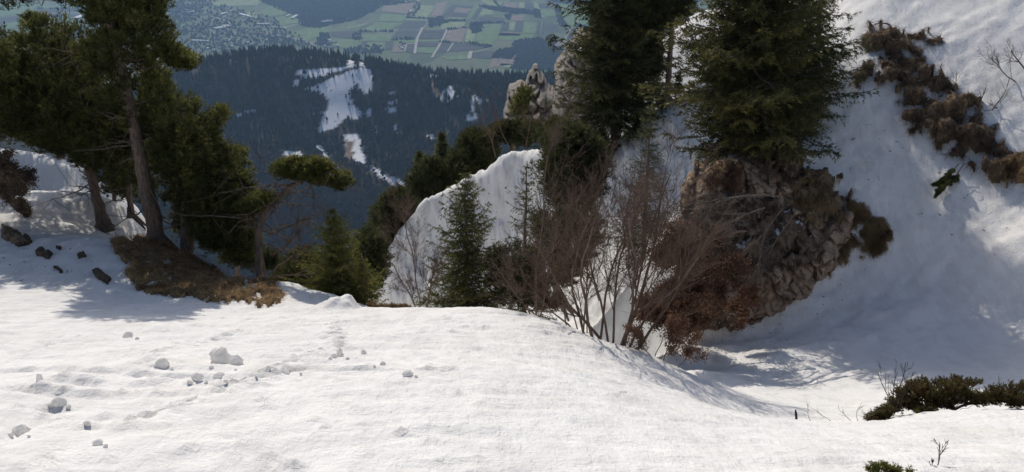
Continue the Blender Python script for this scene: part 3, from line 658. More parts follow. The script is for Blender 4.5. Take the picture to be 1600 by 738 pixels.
# ------------------------------------------------------------------ patches of earth, turf, rock lying on the slope
def patch(name, poly, mat, lift, step=3.0, rough=.08, jag=6.0, fs=2.0, depth=None, back=None, seed=0, parent=None, edgew=18.0, ridged=False, bias=(0, 0, 0), holes=0, clampt=0):
    us = [p[0] for p in poly]; vs = [p[1] for p in poly]
    gu = np.arange(min(us)-10, max(us)+10, step); gv = np.arange(min(vs)-10, max(vs)+10, step)
    U, Vv = np.meshgrid(gu, gv)
    ju = jag*fbm(U/22, Vv/22, seed+.3, 4, .6); jv = jag*fbm(U/22, Vv/22, seed+7.7, 4, .6)
    ins = inpoly(U+ju, Vv+jv, poly); d = polydist(U+ju, Vv+jv, poly)
    if depth is None: P = hit(U, Vv)
    else:
        dp = np.array(depth, float); w = tps_fit(dp[:, :2]/100, dp[:, 2], .001); Yd = tps_eval(dp[:, :2]/100, w, np.stack([U.ravel(), Vv.ravel()], 1)/100).reshape(U.shape); P = at(U, Vv, np.fmin(Yd, hit(U, Vv)[..., 1]-clampt)) if clampt else at(U, Vv, Yd)
    if holes: ins &= ~((fbm(U/26, Vv/20, seed+3.1, 4, .6) > holes) & (d > 2))
    ins &= ~np.isnan(P[..., 0]); P = np.nan_to_num(P)
    if depth is None: nr = tnormal(P, .3)
    else: nr = norm(-ray(U, Vv)*np.array([1, 1, .4]))
    e = np.clip(d/edgew, 0, 1); prof = np.sqrt(np.clip(1-(1-e)**2, 0, 1))
    q = P*fs
    n = fbm(q[..., 0], q[..., 1]*1.0, q[..., 2]+seed, 5, .55)
    if ridged:
        w1 = .25*fbm(q[..., 0]*1.5, q[..., 1]*1.5, q[..., 2]*1.5, 3); c1, e1 = cells(q[..., 0]*1.1+w1, q[..., 1]*1.1, q[..., 2]*.8+w1, seed); c2, e2_ = cells(q[..., 0]*3+w1, q[..., 1]*3, q[..., 2]*2.1, seed+5)
        n = 1.1*(c1-.5)+.5*(c2-.5)-.5*np.exp(-(e1/.07)**2)-.22*np.exp(-(e2_/.1)**2)+.25*n
    bi = np.array(bias, float)
    Pf = P+nr*(lift*prof+rough*n*np.clip(e*3, 0, 1)-.06*(e < .12))[..., None]+bi*(prof)[..., None]
    idx = -np.ones(U.shape, int); H_, W_ = U.shape
    cell = ins[:-1, :-1] & ins[1:, :-1] & ins[:-1, 1:] & ins[1:, 1:]
    used = np.zeros(U.shape, bool); used[:-1, :-1] |= cell; used[1:, :-1] |= cell; used[:-1, 1:] |= cell; used[1:, 1:] |= cell
    idx[used] = np.arange(used.sum()); j, i = np.nonzero(cell)
    Q = np.stack([idx[j, i], idx[j+1, i], idx[j+1, i+1], idx[j, i+1]], -1)
    V = Pf[used]; nf = len(V)
    bd = back if back is not None else .12
    e2 = prof[used][:, None]; Vb = P[used]-nr[used]*(bd*(.25+.75*e2))
    V2 = np.concatenate([V, Vb]); Qb = Q[:, ::-1]+nf
    # side walls along border edges
    from collections import Counter
    E = np.concatenate([Q[:, [0, 1]], Q[:, [1, 2]], Q[:, [2, 3]], Q[:, [3, 0]]]); key = np.sort(E, 1); kk = key[:, 0].astype(np.int64)*10**7+key[:, 1]
    uq, inv, c = np.unique(kk, return_inverse=True, return_counts=True); bE = E[c[inv] == 1]
    Sd = np.stack([bE[:, 1], bE[:, 0], bE[:, 0]+nf, bE[:, 1]+nf], -1)
    org = V.mean(0) if parent is None else np.array(parent.location)
    me = make_mesh(name, V2-org, [Q, Qb, Sd], mat, None, True)
    o = link(name, me, parent)
    if parent is None: o.location = [float(c) for c in org]
    return o, V, nr[used]

def grass_on(V, nrm_, n, L, w, mat, parent, rg, name='grass_blades', droop=.8, dirn=None):
    mb = MB(); i = rg.integers(0, len(V), n); p = V[i]+rg.normal(size=(n, 3))*.02
    d = nrm_[i]*1.0+rg.normal(size=(n, 3))*.45+np.array([0, 0, -droop*.5])+(np.array([0, -.3, 0]) if dirn is None else np.array(dirn))
    tn = np.clip(.5+.6*fbm(p[:, 0]*3, p[:, 1]*3, p[:, 2]*3, 3)+rg.normal(size=n)*.15, 0, 1)
    mb.tris(p, d, rg.uniform(.5, 1.2, n)*L, w, tn)
    o = mb.build(name, mat, parent, smooth=False); o['kind'] = 'stuff'; return o

rgp = np.random.default_rng(31)
# grassy bank at the left trees
bank = [(165,372),(215,365),(270,372),(330,392),(380,408),(420,432),(447,450),(452,468),(420,478),(330,474),(260,466),(210,452),(186,432),(200,415),(178,395)]
t0 = empty('turf_bank', hit(np.array(300.), np.array(430.)), 'bare bank of brown grass and earth below the left pines', 'turf bank')
o, V, nn = patch('earth_bed', bank, M['turf'], .05, 2.5, .08, 10, 3.6, seed=1, parent=t0, holes=.5)
grass_on(V, nn*.15, 26000, .06, .007, M['grass'], t0, rgp, 'grass_blades', .3, (.15, -.25, .1))
for poly, lab, sd in [([(0,350),(25,362),(52,382),(30,388),(0,372)], 'earth patch in the shaded snow at the left edge', 2),([(52,392),(66,388),(84,396),(78,406),(58,402)], 'largest dark stone of the shaded snow on the left', 3),([(142,424),(156,422),(176,438),(170,446),(146,434)], 'long earthy stone nearest the sunlit snow on the left', 4),([(120,397),(132,395),(136,402),(124,406)], 'small round brown stone right of the largest dark stone', 5),([(80,416),(92,418),(104,428),(94,428)], 'thin dark stone below the largest one in the shaded snow', 6),([(34,368),(44,370),(54,382),(44,382)], 'narrow stone close to the earth patch at the left edge', 7),([(88,386),(98,387),(96,393),(84,392)], 'flat pale stone just above the largest dark stone', 8)]:
    o, V, nn = patch('rock' if sd > 2 else 'earth_patch', poly, M['stone'] if sd > 2 else M['earth'], .07, 1.5, .03, 2.5, 6, seed=sd, edgew=7); tag(o, lab, 'rock' if sd > 2 else 'earth')
# rock at left edge under pine
t0 = empty('rocky_ledge', hit(np.array(10.), np.array(300.)), 'brown rocky ledge with dry twigs at the left edge under the pine', 'rock ledge')
o, V, nn = patch('rock', [(-40,240),(0,238),(22,256),(42,290),(38,308),(0,312),(-40,316)], M['cliff'], .35, 3, .16, 6, 1.6, depth=[(-40,190,13.2),(50,190,13.6),(-40,320,12.4),(50,320,12.9),(10,260,12.9)], back=.5, seed=9, parent=t0)
grass_on(V, nn, 1500, .10, .006, M['grass'], t0, rgp)
t0 = empty('earth_patch', hit(np.array(40.), np.array(335.)), 'dark shrubby earth strip below the rocky ledge on the left', 'earth')
o, V, nn = patch('earth_bed', [(8,310),(40,316),(52,336),(40,342),(20,328)], M['earth'], .06, 2, .04, 3, 4, seed=10, parent=t0, edgew=8); grass_on(V, nn, 900, .07, .008, M['juniper'], t0, rgp)

# the outcrop in the centre right
t0 = empty('rock_outcrop', hit(np.array(1150.), np.array(470.)), 'brown rocky outcrop with hanging turf and snow patches, right of the bare shrubs', 'rock outcrop')
D = [(1000,540,11.6),(1100,520,12.1),(1200,500,12.2),(1260,450,12.5),(1050,400,12.9),(1150,400,12.8),(1250,380,13.1),(1090,260,14.4),(1150,240,14.6),(1250,260,14.6),(1080,330,13.8),(1200,320,13.6),(1310,330,14.0),(1300,400,13.2)]
o, V, nn = patch('rock', [(1070,300),(1090,260),(1150,236),(1205,222),(1250,240),(1262,275),(1310,300),(1335,330),(1320,400),(1280,440),(1250,470),(1190,505),(1150,512),(1110,524),(1060,520),(1050,450),(1062,380)], M['cliff'], .32, 2.2, .34, 9, 1.5, depth=D, clampt=.04, back=1.2, seed=11, parent=t0, edgew=26, ridged=True)
rockV, rockN = V, nn
def sub_turf(poly, seed, nblade, lift=.10, blade=.16, holes=.42, rough=.20, jag=13, mat='turf', gm='grass', depth=None, parent=t0, w=.009, ed=12, step=2.6):
    o, V, nn = patch('turf', poly, M[mat], lift, step, rough, jag, 1.9, holes=holes, clampt=.36, depth=depth, back=.25, seed=seed, parent=parent, edgew=ed)
    grass_on(V, nn, int(nblade*.8), blade*.95, w*.7, M[gm], parent, rgp, 'hanging_grass', 1.6, (-.15, -.35, -.5)); return V
Df = [(u, v, y-.36) for u, v, y in D]
sub_turf([(1240,268),(1290,262),(1318,282),(1322,320),(1300,345),(1262,340),(1236,310)], 12, 4500, .1, .2, depth=Df, mat='earth', gm='grass', holes=.25, jag=16)
sub_turf([(1312,310),(1345,318),(1380,345),(1398,372),(1388,392),(1350,402),(1325,375),(1316,345)], 13, 12000, .10, .13, rough=.14, holes=.32, jag=16)
sub_turf([(1285,350),(1318,362),(1332,392),(1322,412),(1296,405),(1280,380)], 14, 8000, .10, .13, rough=.14, holes=.32, jag=14)
sub_turf([(1270,405),(1300,410),(1302,430),(1282,434),(1262,420)], 15, 1500, .12, .1)
sub_turf([(1095,262),(1130,246),(1160,262),(1165,290),(1130,300),(1098,290)], 16, 3200, .15, depth=Df, gm='rust')
sub_turf([(1120,300),(1240,320),(1280,390),(1240,420),(1150,420),(1080,440),(1060,400),(1080,330)], 17, 9000, .12, .2, mat='earth_snowy', gm='dead', depth=Df)
sub_turf([(1190,230),(1240,200),(1262,240),(1240,275),(1200,262)], 18, 3500, .2, .2, mat='earth', gm='dead', depth=Df)

# earth band on the right slope
t0 = empty('eroded_earth_band', hit(np.array(1450.), np.array(150.)), 'dark eroded earth band with roots and hanging grass crossing the right snow slope', 'earth band')
sub_turf([(1352,60),(1376,28),(1392,46),(1440,50),(1470,56),(1466,80),(1432,92),(1432,112),(1408,140),(1372,120),(1342,138),(1350,100)], 20, 9000, .12, .28, mat='earth', rough=.2, holes=.3, jag=17, gm='dead', parent=t0)
sub_turf([(1398,128),(1428,118),(1468,112),(1500,128),(1532,160),(1545,190),(1600,246),(1620,262),(1620,285),(1560,290),(1530,262),(1490,246),(1450,222),(1410,190)], 21, 14000, .14, .24, mat='earth', rough=.22, holes=.3, jag=18, gm='dead', parent=t0)
sub_turf([(1545,256),(1625,250),(1625,283),(1570,288),(1550,278)], 22, 3500, .25, .10, rough=.15, mat='turf', gm='grass', parent=t0)

# limestone pinnacles in the middle distance
t0 = empty('limestone_pinnacle', at(840, 190, 62), 'pointed grey limestone pinnacle with snow streaks, left of the tall dark spruce', 'rock pinnacle')
patch('rock', [(795,140),(810,128),(820,134),(824,116),(834,108),(842,107),(850,122),(862,136),(872,150),(880,200),(850,222),(792,222),(789,170)], M['limestone'], 2.2, 1.3, 1.7, 5, .3, depth=[(790,130,62),(870,130,62),(830,110,63),(790,215,58),(880,215,58)], back=5, seed=31, parent=t0, edgew=22, ridged=True)
t0 = empty('limestone_pillar', at(890, 130, 52), 'tall rounded grey limestone pillar rising behind the dark spruce', 'rock pillar')
patch('rock', [(868,100),(878,88),(892,64),(904,48),(950,45),(960,220),(875,215),(864,170)], M['limestone'], 2.5, 1.5, 1.1, 4, .35, depth=[(870,90,53),(960,50,54),(870,210,49),(960,220,48)], back=5, seed=33, parent=t0, edgew=20, ridged=True)

# ------------------------------------------------------------------ trees
def bez(a, b, sag, n=7, side=None, rg=RNG):
    a = np.asarray(a, float); b = np.asarray(b, float); m_ = (a+b)/2+np.array([0, 0, sag]); 
    if side is not None: m_ = m_+side
    t = np.linspace(0, 1, n)[:, None]; return (1-t)**2*a+2*t*(1-t)*m_+t*t*b

def pine(name, label, trunk, crowns, clump_r=.19, tufts=13, needles=14, nl=.065, nw=.009, mat='pine', seed=0, cat='tree', group=None, rb=.022, bark='bark', flat=.7, extra_branch=0, tw=None):
    """trunk: [(u,v,Y,r)], crowns: [(poly, Y, thickness, nclumps)]"""
    rg = np.random.default_rng(seed+100)
    tp = np.array([at(u, v, Y) for u, v, Y, r in trunk]); tr = np.array([t[3] for t in trunk])
    n = 26; s = np.linspace(0, len(tp)-1, n); i = np.minimum(s.astype(int), len(tp)-2); f = (s-i)[:, None]
    # smooth the polyline
    P = tp[i]*(1-f)+tp[i+1]*f; R = tr[i]*(1-f[:, 0])+tr[i+1]*f[:, 0]
    for _ in range(3): P[1:-1] = (P[:-2]+2*P[1:-1]+P[2:])/4
    P[1:-1] += rg.normal(size=(n-2, 3))*R[1:-1, None]*.07; R = R*rg.uniform(.9, 1.12, n); R[0] *= 1.5; R[1] *= 1.12
    root = empty(name, P[0], label, cat, group)
    tb = MB(); tb.tube(P, R, 9, .5); cr = MB()
    for k in range(3):   # root flare
        a = rg.uniform(0, 6.28); tb.tube(bez(P[0]+[0, 0, R[0]*1.2], P[0]+np.array([cos(a), sin(a), -.7])*R[0]*3.2, 0, 5), np.linspace(R[0]*.6, R[0]*.15, 5), 6)
    for poly, Y, th, nc in crowns:
        nc = int(nc*2.0)
        us = [p[0] for p in poly]; vs = [p[1] for p in poly]; C = []; tries = 0; pr = []
        ppm = F/(Y*1.0)*.98
        mind = .8*math.sqrt(abs(sum(us[i-1]*vs[i]-us[i]*vs[i-1] for i in range(len(us))))/2/max(nc, 1))*.62
        while len(C) < nc and tries < nc*60:
            tries += 1; u = rg.uniform(min(us), max(us)); v = rg.uniform(min(vs), max(vs))
            if not inpoly(np.array(u), np.array(v), poly): continue
            d = float(polydist(np.array(u), np.array(v), poly)); 
            if d < clump_r*ppm*.45: continue
            if pr and min(np.hypot(u-a, v-b_) for a, b_ in pr[-60:]) < mind*rg.uniform(.3, 1): continue
            pr.append((u, v)); C.append(at(u, v, Y+th*rg.uniform(-1, 1)*min(1, .25+d/(60*12/Y))))
        done = []
        C.sort(key=lambda c: min(np.linalg.norm(P-c, axis=1)))
        for c in C:
            # attach a little below on the trunk
            h = c[2]-np.linalg.norm((c-P[np.argmin(np.abs(P[:, 2]-c[2]))])[:2])*rg.uniform(.1, .45)
            k = int(np.clip(np.argmin(np.abs(P[:, 2]-h)), 3, n-1)); L = np.linalg.norm(c-P[k]); A0 = P[k]; lim = True
            if done:
                dn = np.array(done); dd_ = np.linalg.norm(dn-c, axis=1)+.6*np.maximum(0, dn[:, 2]-c[2]); j = int(np.argmin(dd_))
                if dd_[j] < .8*L: A0 = dn[j]; L = np.linalg.norm(c-A0); lim = False
            done.append(c)
            B = bez(A0, c, L*rg.uniform(-.18, .05), 7, rg.normal(size=3)*L*.06); B[1:-1] += rg.normal(size=(5, 3))*L*.015
            tb.tube(B, np.linspace(min(R[k]*.5, rb*(.4+.35*L)) if lim else rb*.35, rb*.2, 7), 4 if lim else 3, .5)
            r = clump_r*rg.uniform(.6, 1.3); out_d = norm(c-P[k]); out_d = norm(out_d+np.array([0, 0, .45]))
            q = norm(norm(rg.normal(size=(tufts, 3)))+out_d*.75)*(rg.uniform(.35, 1, (tufts, 1)))*r; q[:, 2] *= flat
            tpz = c+q; ax = norm(q/r+out_d*.7+np.array([0, 0, .35])+rg.normal(size=q.shape)*.15)
            tint0 = rg.normal()*.10
            cr.tris(np.repeat((c-.3*r*out_d)[None], tufts, 0), tpz-(c-.3*r*out_d), np.linalg.norm(tpz-(c-.3*r*out_d), axis=1), .012, .2)
            m_ = needles; pos = np.repeat(tpz, m_, 0); A = np.repeat(ax, m_, 0)
            sl = rg.random(len(pos))[:, None]; tl = nl*1.5
            rad = norm(np.cross(A, rg.normal(size=A.shape)))
            dd = norm(A*(.55+.6*sl)+rad*.8)
            tt = np.clip(.06+tint0+.30*sl[:, 0]+.14*np.repeat(q[:, 2]/r, m_)+np.repeat(rg.normal(size=tufts)*.10, m_), 0, 1)  # dark tuft bases, lighter tops and tips: backlit highlights put into the tint
            cr.tris(pos+A*tl*(sl-.4), dd, nl*rg.uniform(.75, 1.15, len(pos)), nw*1.5, tt, None, .38)
    for k in range(extra_branch):
        i0 = rg.integers(4, n-4); a = rg.uniform(0, 6.28); L = rg.uniform(.4, 1.3)
        B = bez(P[i0], P[i0]+np.array([cos(a), sin(a)*.6, rg.uniform(-.4, .3)])*L, rg.uniform(-.2, .1)*L, 7); B[1:] += np.cumsum(rg.normal(size=(6, 3))*.02, 0)
        tb.tube(B, np.linspace(.018, .004, 7), 4)
        for q in range(5):
            j = rg.integers(2, 7); tb.tube(bez(B[j], B[j]+rg.normal(size=3)*.28*L, -.03, 4), np.linspace(.006, .002, 4), 3)
    tb.build('trunk', M[bark], root); 
    if cr.n: cr.build('crown', M[mat], root, smooth=False)
    return root

def spruce(name, label, base, top, halfw, cat='tree', whorls=26, per=7, nl=.045, nw=.006, mat='spruce', seed=0, low=.06, dens=1.0, group=None, droop=.35, r0=None, gap=0.0, sideonly=None, prof=None, top_r=.004):
    """base, top: 3D points; halfw in metres at the foot of the crown"""
    rg = np.random.default_rng(seed+500); base = np.asarray(base, float); top = np.asarray(top, float); H = np.linalg.norm(top-base)
    root = empty(name, base, label, cat, group); tb = MB(); cr = MB()
    n = 18; t = np.linspace(0, 1, n)[:, None]; P = base+(top-base)*t; P[1:-1] += np.cumsum(rg.normal(size=(n-2, 3)), 0)*H*.0016
    r0 = r0 or H*.016; tb.tube(P, r0*(1-t[:, 0])**.9+top_r, 8)
    pos_, dir_, tn_ = [], [], []
    for w in range(whorls):
        hh = low+(1-low)*(w+.5*rg.random())/whorls
        if hh > .985: continue
        p0 = base+(top-base)*hh; pr_ = (1-hh)/(1-low) if prof is None else prof((hh-low)/(1-low))
        Lw = halfw*pr_**.85+.04*halfw
        for k in range(per):
            if rg.random() < gap: continue
            a = k*2*pi/per+w*1.3+rg.normal()*.25; L = Lw*(rg.uniform(.45, 1.15) if rg.random() > .08 else 1.4); 
            out_ = np.array([cos(a), sin(a), 0])
            rise = .42*(hh**1.5)-droop*(1-hh)
            m_ = 7; s = np.linspace(0, 1, m_)[:, None]
            B = p0+out_*L*s+np.array([0, 0, 1.0])*L*(rise*s+(.22)*s**2.2-.06*np.sin(s*pi)); B[1:] += rg.normal(size=(m_-1, 3))*L*.012
            tb.tube(B, np.linspace(max(.004, L*.014), .002, m_), 3)
            # side twigs
            nt_ = max(5, int(L/ (nl*.85)*dens)); st = rg.uniform(.12, 1, nt_); jf = st*(m_-1); ji = np.minimum(jf.astype(int), m_-2); bp = B[ji]+(B[ji+1]-B[ji])*(jf-ji)[:, None]
            sidev = norm(np.cross(out_, [0, 0, 1.0]))*rg.choice([-1, 1], nt_)[:, None]
            td = norm(sidev*.9+out_*.75+np.array([0, 0, -.25])+rg.normal(size=(nt_, 3))*.16); tl = (L*.34*(1.05-st)+.05*L+nl*.8)*rg.uniform(.6, 1.1, nt_)
            # needles along twig and along the branch
            kk = np.maximum(3, (tl/nl*4.5).astype(int)); rep = np.repeat(np.arange(nt_), kk)
            s2 = rg.random(len(rep)); pp = bp[rep]+td[rep]*(tl[rep]*s2)[:, None]+np.array([0, 0, -.12])*(tl[rep]*s2**2)[:, None]
            rd = norm(np.cross(td[rep], rg.normal(size=(len(rep), 3)))); dd = td[rep]*.9+rd*.8
            pos_.append(pp); dir_.append(dd); tn_.append(np.clip(.15+.35*s2+.3*st[rep]+.15*rg.random(len(rep))+.15*rg.normal(), 0, 1))
            tb.tris(bp, td, tl, .004*max(1, nl/.045))
            n3 = int(L/nl*5*dens); s3 = rg.random(n3); jf = s3*(m_-1); ji = np.minimum(jf.astype(int), m_-2); bp = B[ji]+(B[ji+1]-B[ji])*(jf-ji)[:, None]
            rd = norm(np.cross(np.repeat(out_[None], n3, 0), rg.normal(size=(n3, 3)))); pos_.append(bp); dir_.append(out_*.7+rd); tn_.append(np.clip(.2+.5*s3, 0, 1))
    pos_ = np.concatenate(pos_); cr.tris(pos_, np.concatenate(dir_), nl*rg.uniform(.7, 1.2, len(pos_)), nw*1.7, np.clip(np.concatenate(tn_)-.15, 0, 1), None, .25)
    tb.build('trunk', M['bark'], root); cr.build('crown', M[mat], root, smooth=False); return root

def sap(name, label, base, stems, cat='shrub', seed=0, mat='twig', levels=3, kids=7, r=.03, spread=.5, curl=.12, leaf=None, group=None, up=.25, shorten=.5, k0=5, drop=0.0, leafn=0, leafsize=.03, tropism=None, scale=1.0):
    """bare branching shrub. stems: list of (offset, direction, length)"""
    rg = np.random.default_rng(seed+900); base = np.asarray(base, float); root = empty(name, base, label, cat, group); tb = MB(); lf = MB(); LP = []
    trop = np.array([0, 0, up]) if tropism is None else np.array(tropism, float)
    def grow(p, d, L, rr, lev):
        n = 7 if lev < 1 else (5 if lev < levels else 3); P = [p]; d = norm(np.array(d)); 
        for i in range(n-1):
            d = norm(d+rg.normal(size=3)*curl+trop*.25); P.append(P[-1]+d*L/(n-1))
        P = np.array(P); tb.tube(P, np.linspace(rr, rr*.45, n), k0 if lev == 0 else 3)
        if leafn and lev >= levels-1: LP.append(P[1:])
        if lev >= levels: return
        nk = max(2, int(kids*rg.uniform(.7, 1.3)))
        for k in range(nk):
            s = rg.uniform(.22 if lev == 0 else .1, 1); j = min(int(s*(n-1)), n-2); q = P[j]+(P[j+1]-P[j])*(s*(n-1)-j)
            dd = norm(norm(P[j+1]-P[j])*(1-spread*.4)+norm(rg.normal(size=3))*spread)
            grow(q, dd, L*shorten*(1.15-.5*s)*rg.uniform(.6, 1.2), max(.0016, rr*(1-.6*s)*.5), lev+1)
    for off, d, L in stems: grow(base+np.array(off), np.array(d, float), L*scale, r*rg.uniform(.75, 1.15), 0)
    tb.build('branches', M[mat], root)['kind'] = 'stuff'
    if leafn and LP:
        q = np.concatenate(LP); n = len(q)*leafn; p = q[rg.integers(0, len(q), n)]+rg.normal(size=(n, 3))*leafsize*.8
        tn = np.clip(.5+.6*fbm(p[:, 0]*2, p[:, 1]*2, p[:, 2]*2, 3)+rg.normal(size=n)*.12, 0, 1)
        lf.leaves(p, rg.normal(size=(n, 3))+np.array([0, 0, -.7]), leafsize*rg.uniform(.6, 1.3, n), leafsize*.55, tn); o = lf.build('leaves', M[leaf or 'rust'], root, smooth=False); o['kind'] = 'stuff'
    return root

# --- left group
pine('mountain_pine', 'tallest pine of the left group with long leaning bare trunk and top outside the frame',
 [(248,392,12.4,.15),(236,330,12.45,.12),(222,260,12.5,.105),(208,190,12.6,.095),(192,120,12.7,.085),(178,60,12.8,.075),(168,-10,12.9,.065),(160,-120,13.0,.04)],
 [([(112,-60),(262,-60),(262,20),(276,60),(270,70),(300,88),(306,112),(282,118),(255,92),(240,108),(205,100),(180,118),(150,104),(118,90),(128,62),(140,50),(130,20),(110,0)], 12.8, 1.1, 120),([(115,60),(250,75),(262,120),(235,165),(250,210),(200,240),(150,230),(110,170)], 13.2, .9, 90),([(210,170),(300,200),(380,230),(392,330),(330,400),(270,380),(240,300)], 13.0, .9, 110),
  ([(120,-40),(250,-40),(256,30),(200,60),(140,40)], 12.8, 1.0, 60),
  ([(248,60),(285,80),(305,95),(300,112),(262,110),(245,85)], 12.5, .6, 26),
  ([(105,-170),(240,-170),(262,-60),(110,-60)], 13.0, 1.0, 50)], seed=1, extra_branch=26, tufts=15)
pine('mountain_pine', 'broad bushy pine left of the tallest one, its round top below the frame edge',
 [(165,362,13.6,.11),(150,310,13.7,.09),(142,270,13.8,.08),(118,200,13.9,.07),(95,120,14.0,.05),(75,60,14.1,.03)],
 [([(36,22),(50,18),(70,16),(82,26),(100,26),(110,40),(122,80),(150,130),(180,170),(200,215),(205,250),(165,275),(130,258),(90,245),(50,232),(30,200),(0,200),(0,75),(20,60),(40,52)], 13.9, 1.3, 250),
  ([(60,120),(190,140),(215,230),(190,290),(150,280),(60,230)], 13.4, .8, 90),([(-20,80),(60,90),(110,150),(120,236),(70,238),(20,215),(-20,230)], 13.6, .7, 80)], seed=2, extra_branch=10)
pine('mountain_pine', 'pine cut by the left edge of the frame', [(-50,330,12.6,.09),(-60,200,12.8,.06),(-40,90,13,.03)],
 [([(-90,60),(-10,50),(10,65),(26,110),(24,160),(34,190),(20,215),(-90,220)], 12.9, .8, 80)], seed=3)
pine('mountain_pine', 'dense pine directly right of the long leaning trunk, foliage reaching the ground',
 [(290,412,12.3,.12),(292,360,12.4,.10),(290,300,12.5,.08),(285,220,12.7,.05),(280,150,12.8,.03)],
 [([(250,130),(280,140),(300,150),(318,172),(345,162),(355,176),(340,210),(352,225),(372,232),(385,245),(385,265),(396,280),(398,320),(390,350),(405,375),(398,412),(372,408),(340,392),(310,398),(286,362),(268,330),(262,290),(240,250),(232,200),(236,150)], 12.7, 1.0, 230),
  ([(300,300),(390,300),(400,400),(340,405),(295,370)], 12.1, .6, 70)], seed=4, extra_branch=14)
pine('mountain_pine', 'low pine boughs filling the gap left of the long leaning trunk', [(205,340,14.5,.07),(200,280,14.6,.05),(190,220,14.7,.03)],
 [([(150,205),(210,215),(236,250),(228,290),(190,310),(165,290),(150,250)], 14.5, .8, 60),([(225,90),(262,110),(270,160),(262,220),(240,250),(225,200),(215,150)], 14.2, .6, 50)], seed=5)
pine('wind_bent_pine', 'small wind-bent pine with bare trunk and flat crown sweeping right',
 [(408,448,11.5,.075),(406,400,11.5,.06),(402,360,11.6,.055),(412,330,11.7,.05),(435,310,11.8,.045),(460,285,11.8,.035),(500,275,11.9,.02),(535,280,12,.01)],
 [([(424,265),(440,252),(465,248),(500,248),(520,262),(545,275),(550,290),(525,300),(495,292),(470,286),(440,280)], 11.9, .5, 60),([(425,262),(470,250),(500,262),(495,290),(440,280)], 11.8, .3, 26),
  ([(372,320),(410,300),(440,305),(420,330),(390,345)], 11.7, .4, 22)], seed=6, extra_branch=34, clump_r=.13, tufts=11)
sap('dead_branch_tangle', 'tangle of grey dead twigs between the wind-bent pine and the young spruce', at(430, 440, 12), [((0,0,.2),(.6,-.1,.5),1.1),((0,0,.5),(.7,0,.4),1.0),((-.2,0,.6),(-.5,0,.6),.8),((0,0,.1),(1,0,.1),1.0),((0,0,.9),(.8,.1,.3),.8)], seed=7, mat='twig', r=.02, kids=8, cat='branches', up=0)

def P3(u, v, Y): return at(float(u), float(v), float(Y))
def spr(name, label, bu, bv, tu, tv, Y, halfpx, **k):
    b_ = P3(bu, bv, Y); t_ = P3(tu, tv, Y); t_ = t_+np.array([0, 0, 0]); ppm = F/np.linalg.norm((b_+t_)/2)
    return spruce(name, label, b_, t_, halfpx/ppm, **k)
spr('young_spruce', 'yellow-green young spruce right of the wind-bent pine, at the edge of the drop', 532, 530, 519, 328, 11.3, 92, seed=1, mat='spruce_light', whorls=26, per=10, dens=1.3, low=.02, nl=.04, nw=.007)
spr('young_spruce', 'lowest light green spruce twigs right of the snow mound', 572, 500, 566, 400, 11.0, 42, seed=2, mat='spruce_light', whorls=12, per=8, dens=1.2, low=.02, nl=.035)
spr('spruce', 'full green spruce in front of the shaded snow face, centre of the picture', 728, 520, 728, 272, 12.0, 92, seed=3, whorls=30, per=10, dens=1.1, low=.03, nl=.045, nw=.007, mat='spruce_mid')
spr('spruce', 'thin scraggly spruce with sparse branches right of the full green spruce', 818, 505, 824, 252, 12.6, 56, seed=4, whorls=22, per=6, dens=.9, gap=.2, nl=.045, low=.04, droop=.1)
pine('low_pine', 'low dark pine bush at the foot of the thin scraggly spruce', [(800,500,11.6,.03),(795,440,11.8,.02),(790,390,11.9,.01)], [([(768,392),(800,376),(830,380),(850,420),(868,470),(860,490),(800,488),(770,478),(762,430)], 12.0, .6, 80)], seed=8, clump_r=.16, mat='pine_shaded')
spr('spruce', 'slender spruce with pointed top rising out of the bare shrubs', 1003, 420, 1018, 160, 16.0, 66, seed=5, whorls=28, per=8, dens=.8, gap=.12, nl=.05, low=.05)
spr('spruce', 'small young spruce seedling in the snow gap between the big spruces', 1060, 145, 1061, 112, 23.2, 9, seed=6, whorls=8, per=6, nl=.07, nw=.012)
# dark pine bush in the centre
pine('mountain_pine', 'dark round pine with snow behind it, left of the slender pointed spruce', [(895,330,18.5,.12),(892,270,18.6,.09),(890,215,18.8,.04)],
 [([(852,215),(880,196),(905,194),(930,210),(945,235),(952,262),(940,295),(925,330),(900,345),(870,330),(850,300),(840,262),(858,240)], 18.6, 1.4, 170)], seed=9, mat='pine_shaded', clump_r=.3, nl=.11, nw=.013)
pine('mountain_pine', 'lower dark pine mass under the round pine, behind the left bare shrub', [(870,470,15.5,.1),(868,400,15.7,.07),(872,340,15.9,.04)],
 [([(838,330),(880,322),(930,330),(945,370),(920,420),(890,450),(850,460),(832,410)], 15.8, .8, 80)], seed=10, mat='pine_shaded', clump_r=.26, nl=.1, nw=.012)
# row behind the crest of the snow face
pine('mountain_pine', 'low wide dark pine on the crest below the limestone pinnacle', [(800,246,29,.13),(802,225,29,.1),(804,195,29,.06)], [([(768,200),(785,192),(815,186),(840,192),(850,205),(845,222),(815,232),(780,230),(765,205)], 29.2, 1.8, 110)], seed=11, mat='pine_shaded', clump_r=.33, nl=.13, nw=.02, tufts=13)
pine('mountain_pine', 'rounded pine on the crest left of the low wide one', [(748,285,29.5,.13),(746,250,29.6,.1),(742,200,29.7,.05)], [([(718,232),(722,214),(735,202),(752,200),(770,214),(776,240),(768,268),(740,282),(720,268),(712,245)], 29.6, 1.5, 110)], seed=12, mat='pine_shaded', clump_r=.33, nl=.13, nw=.02, tufts=13)
spr('spruce', 'narrow dark spruce on the crest, left of the rounded pine', 692, 320, 690, 206, 30, 25, seed=7, whorls=22, per=7, nl=.14, nw=.022, low=.1)
spr('spruce', 'shorter dark spruce at the left end of the crest trees', 655, 320, 655, 236, 30, 20, seed=8, whorls=18, per=7, nl=.14, nw=.022, low=.1)
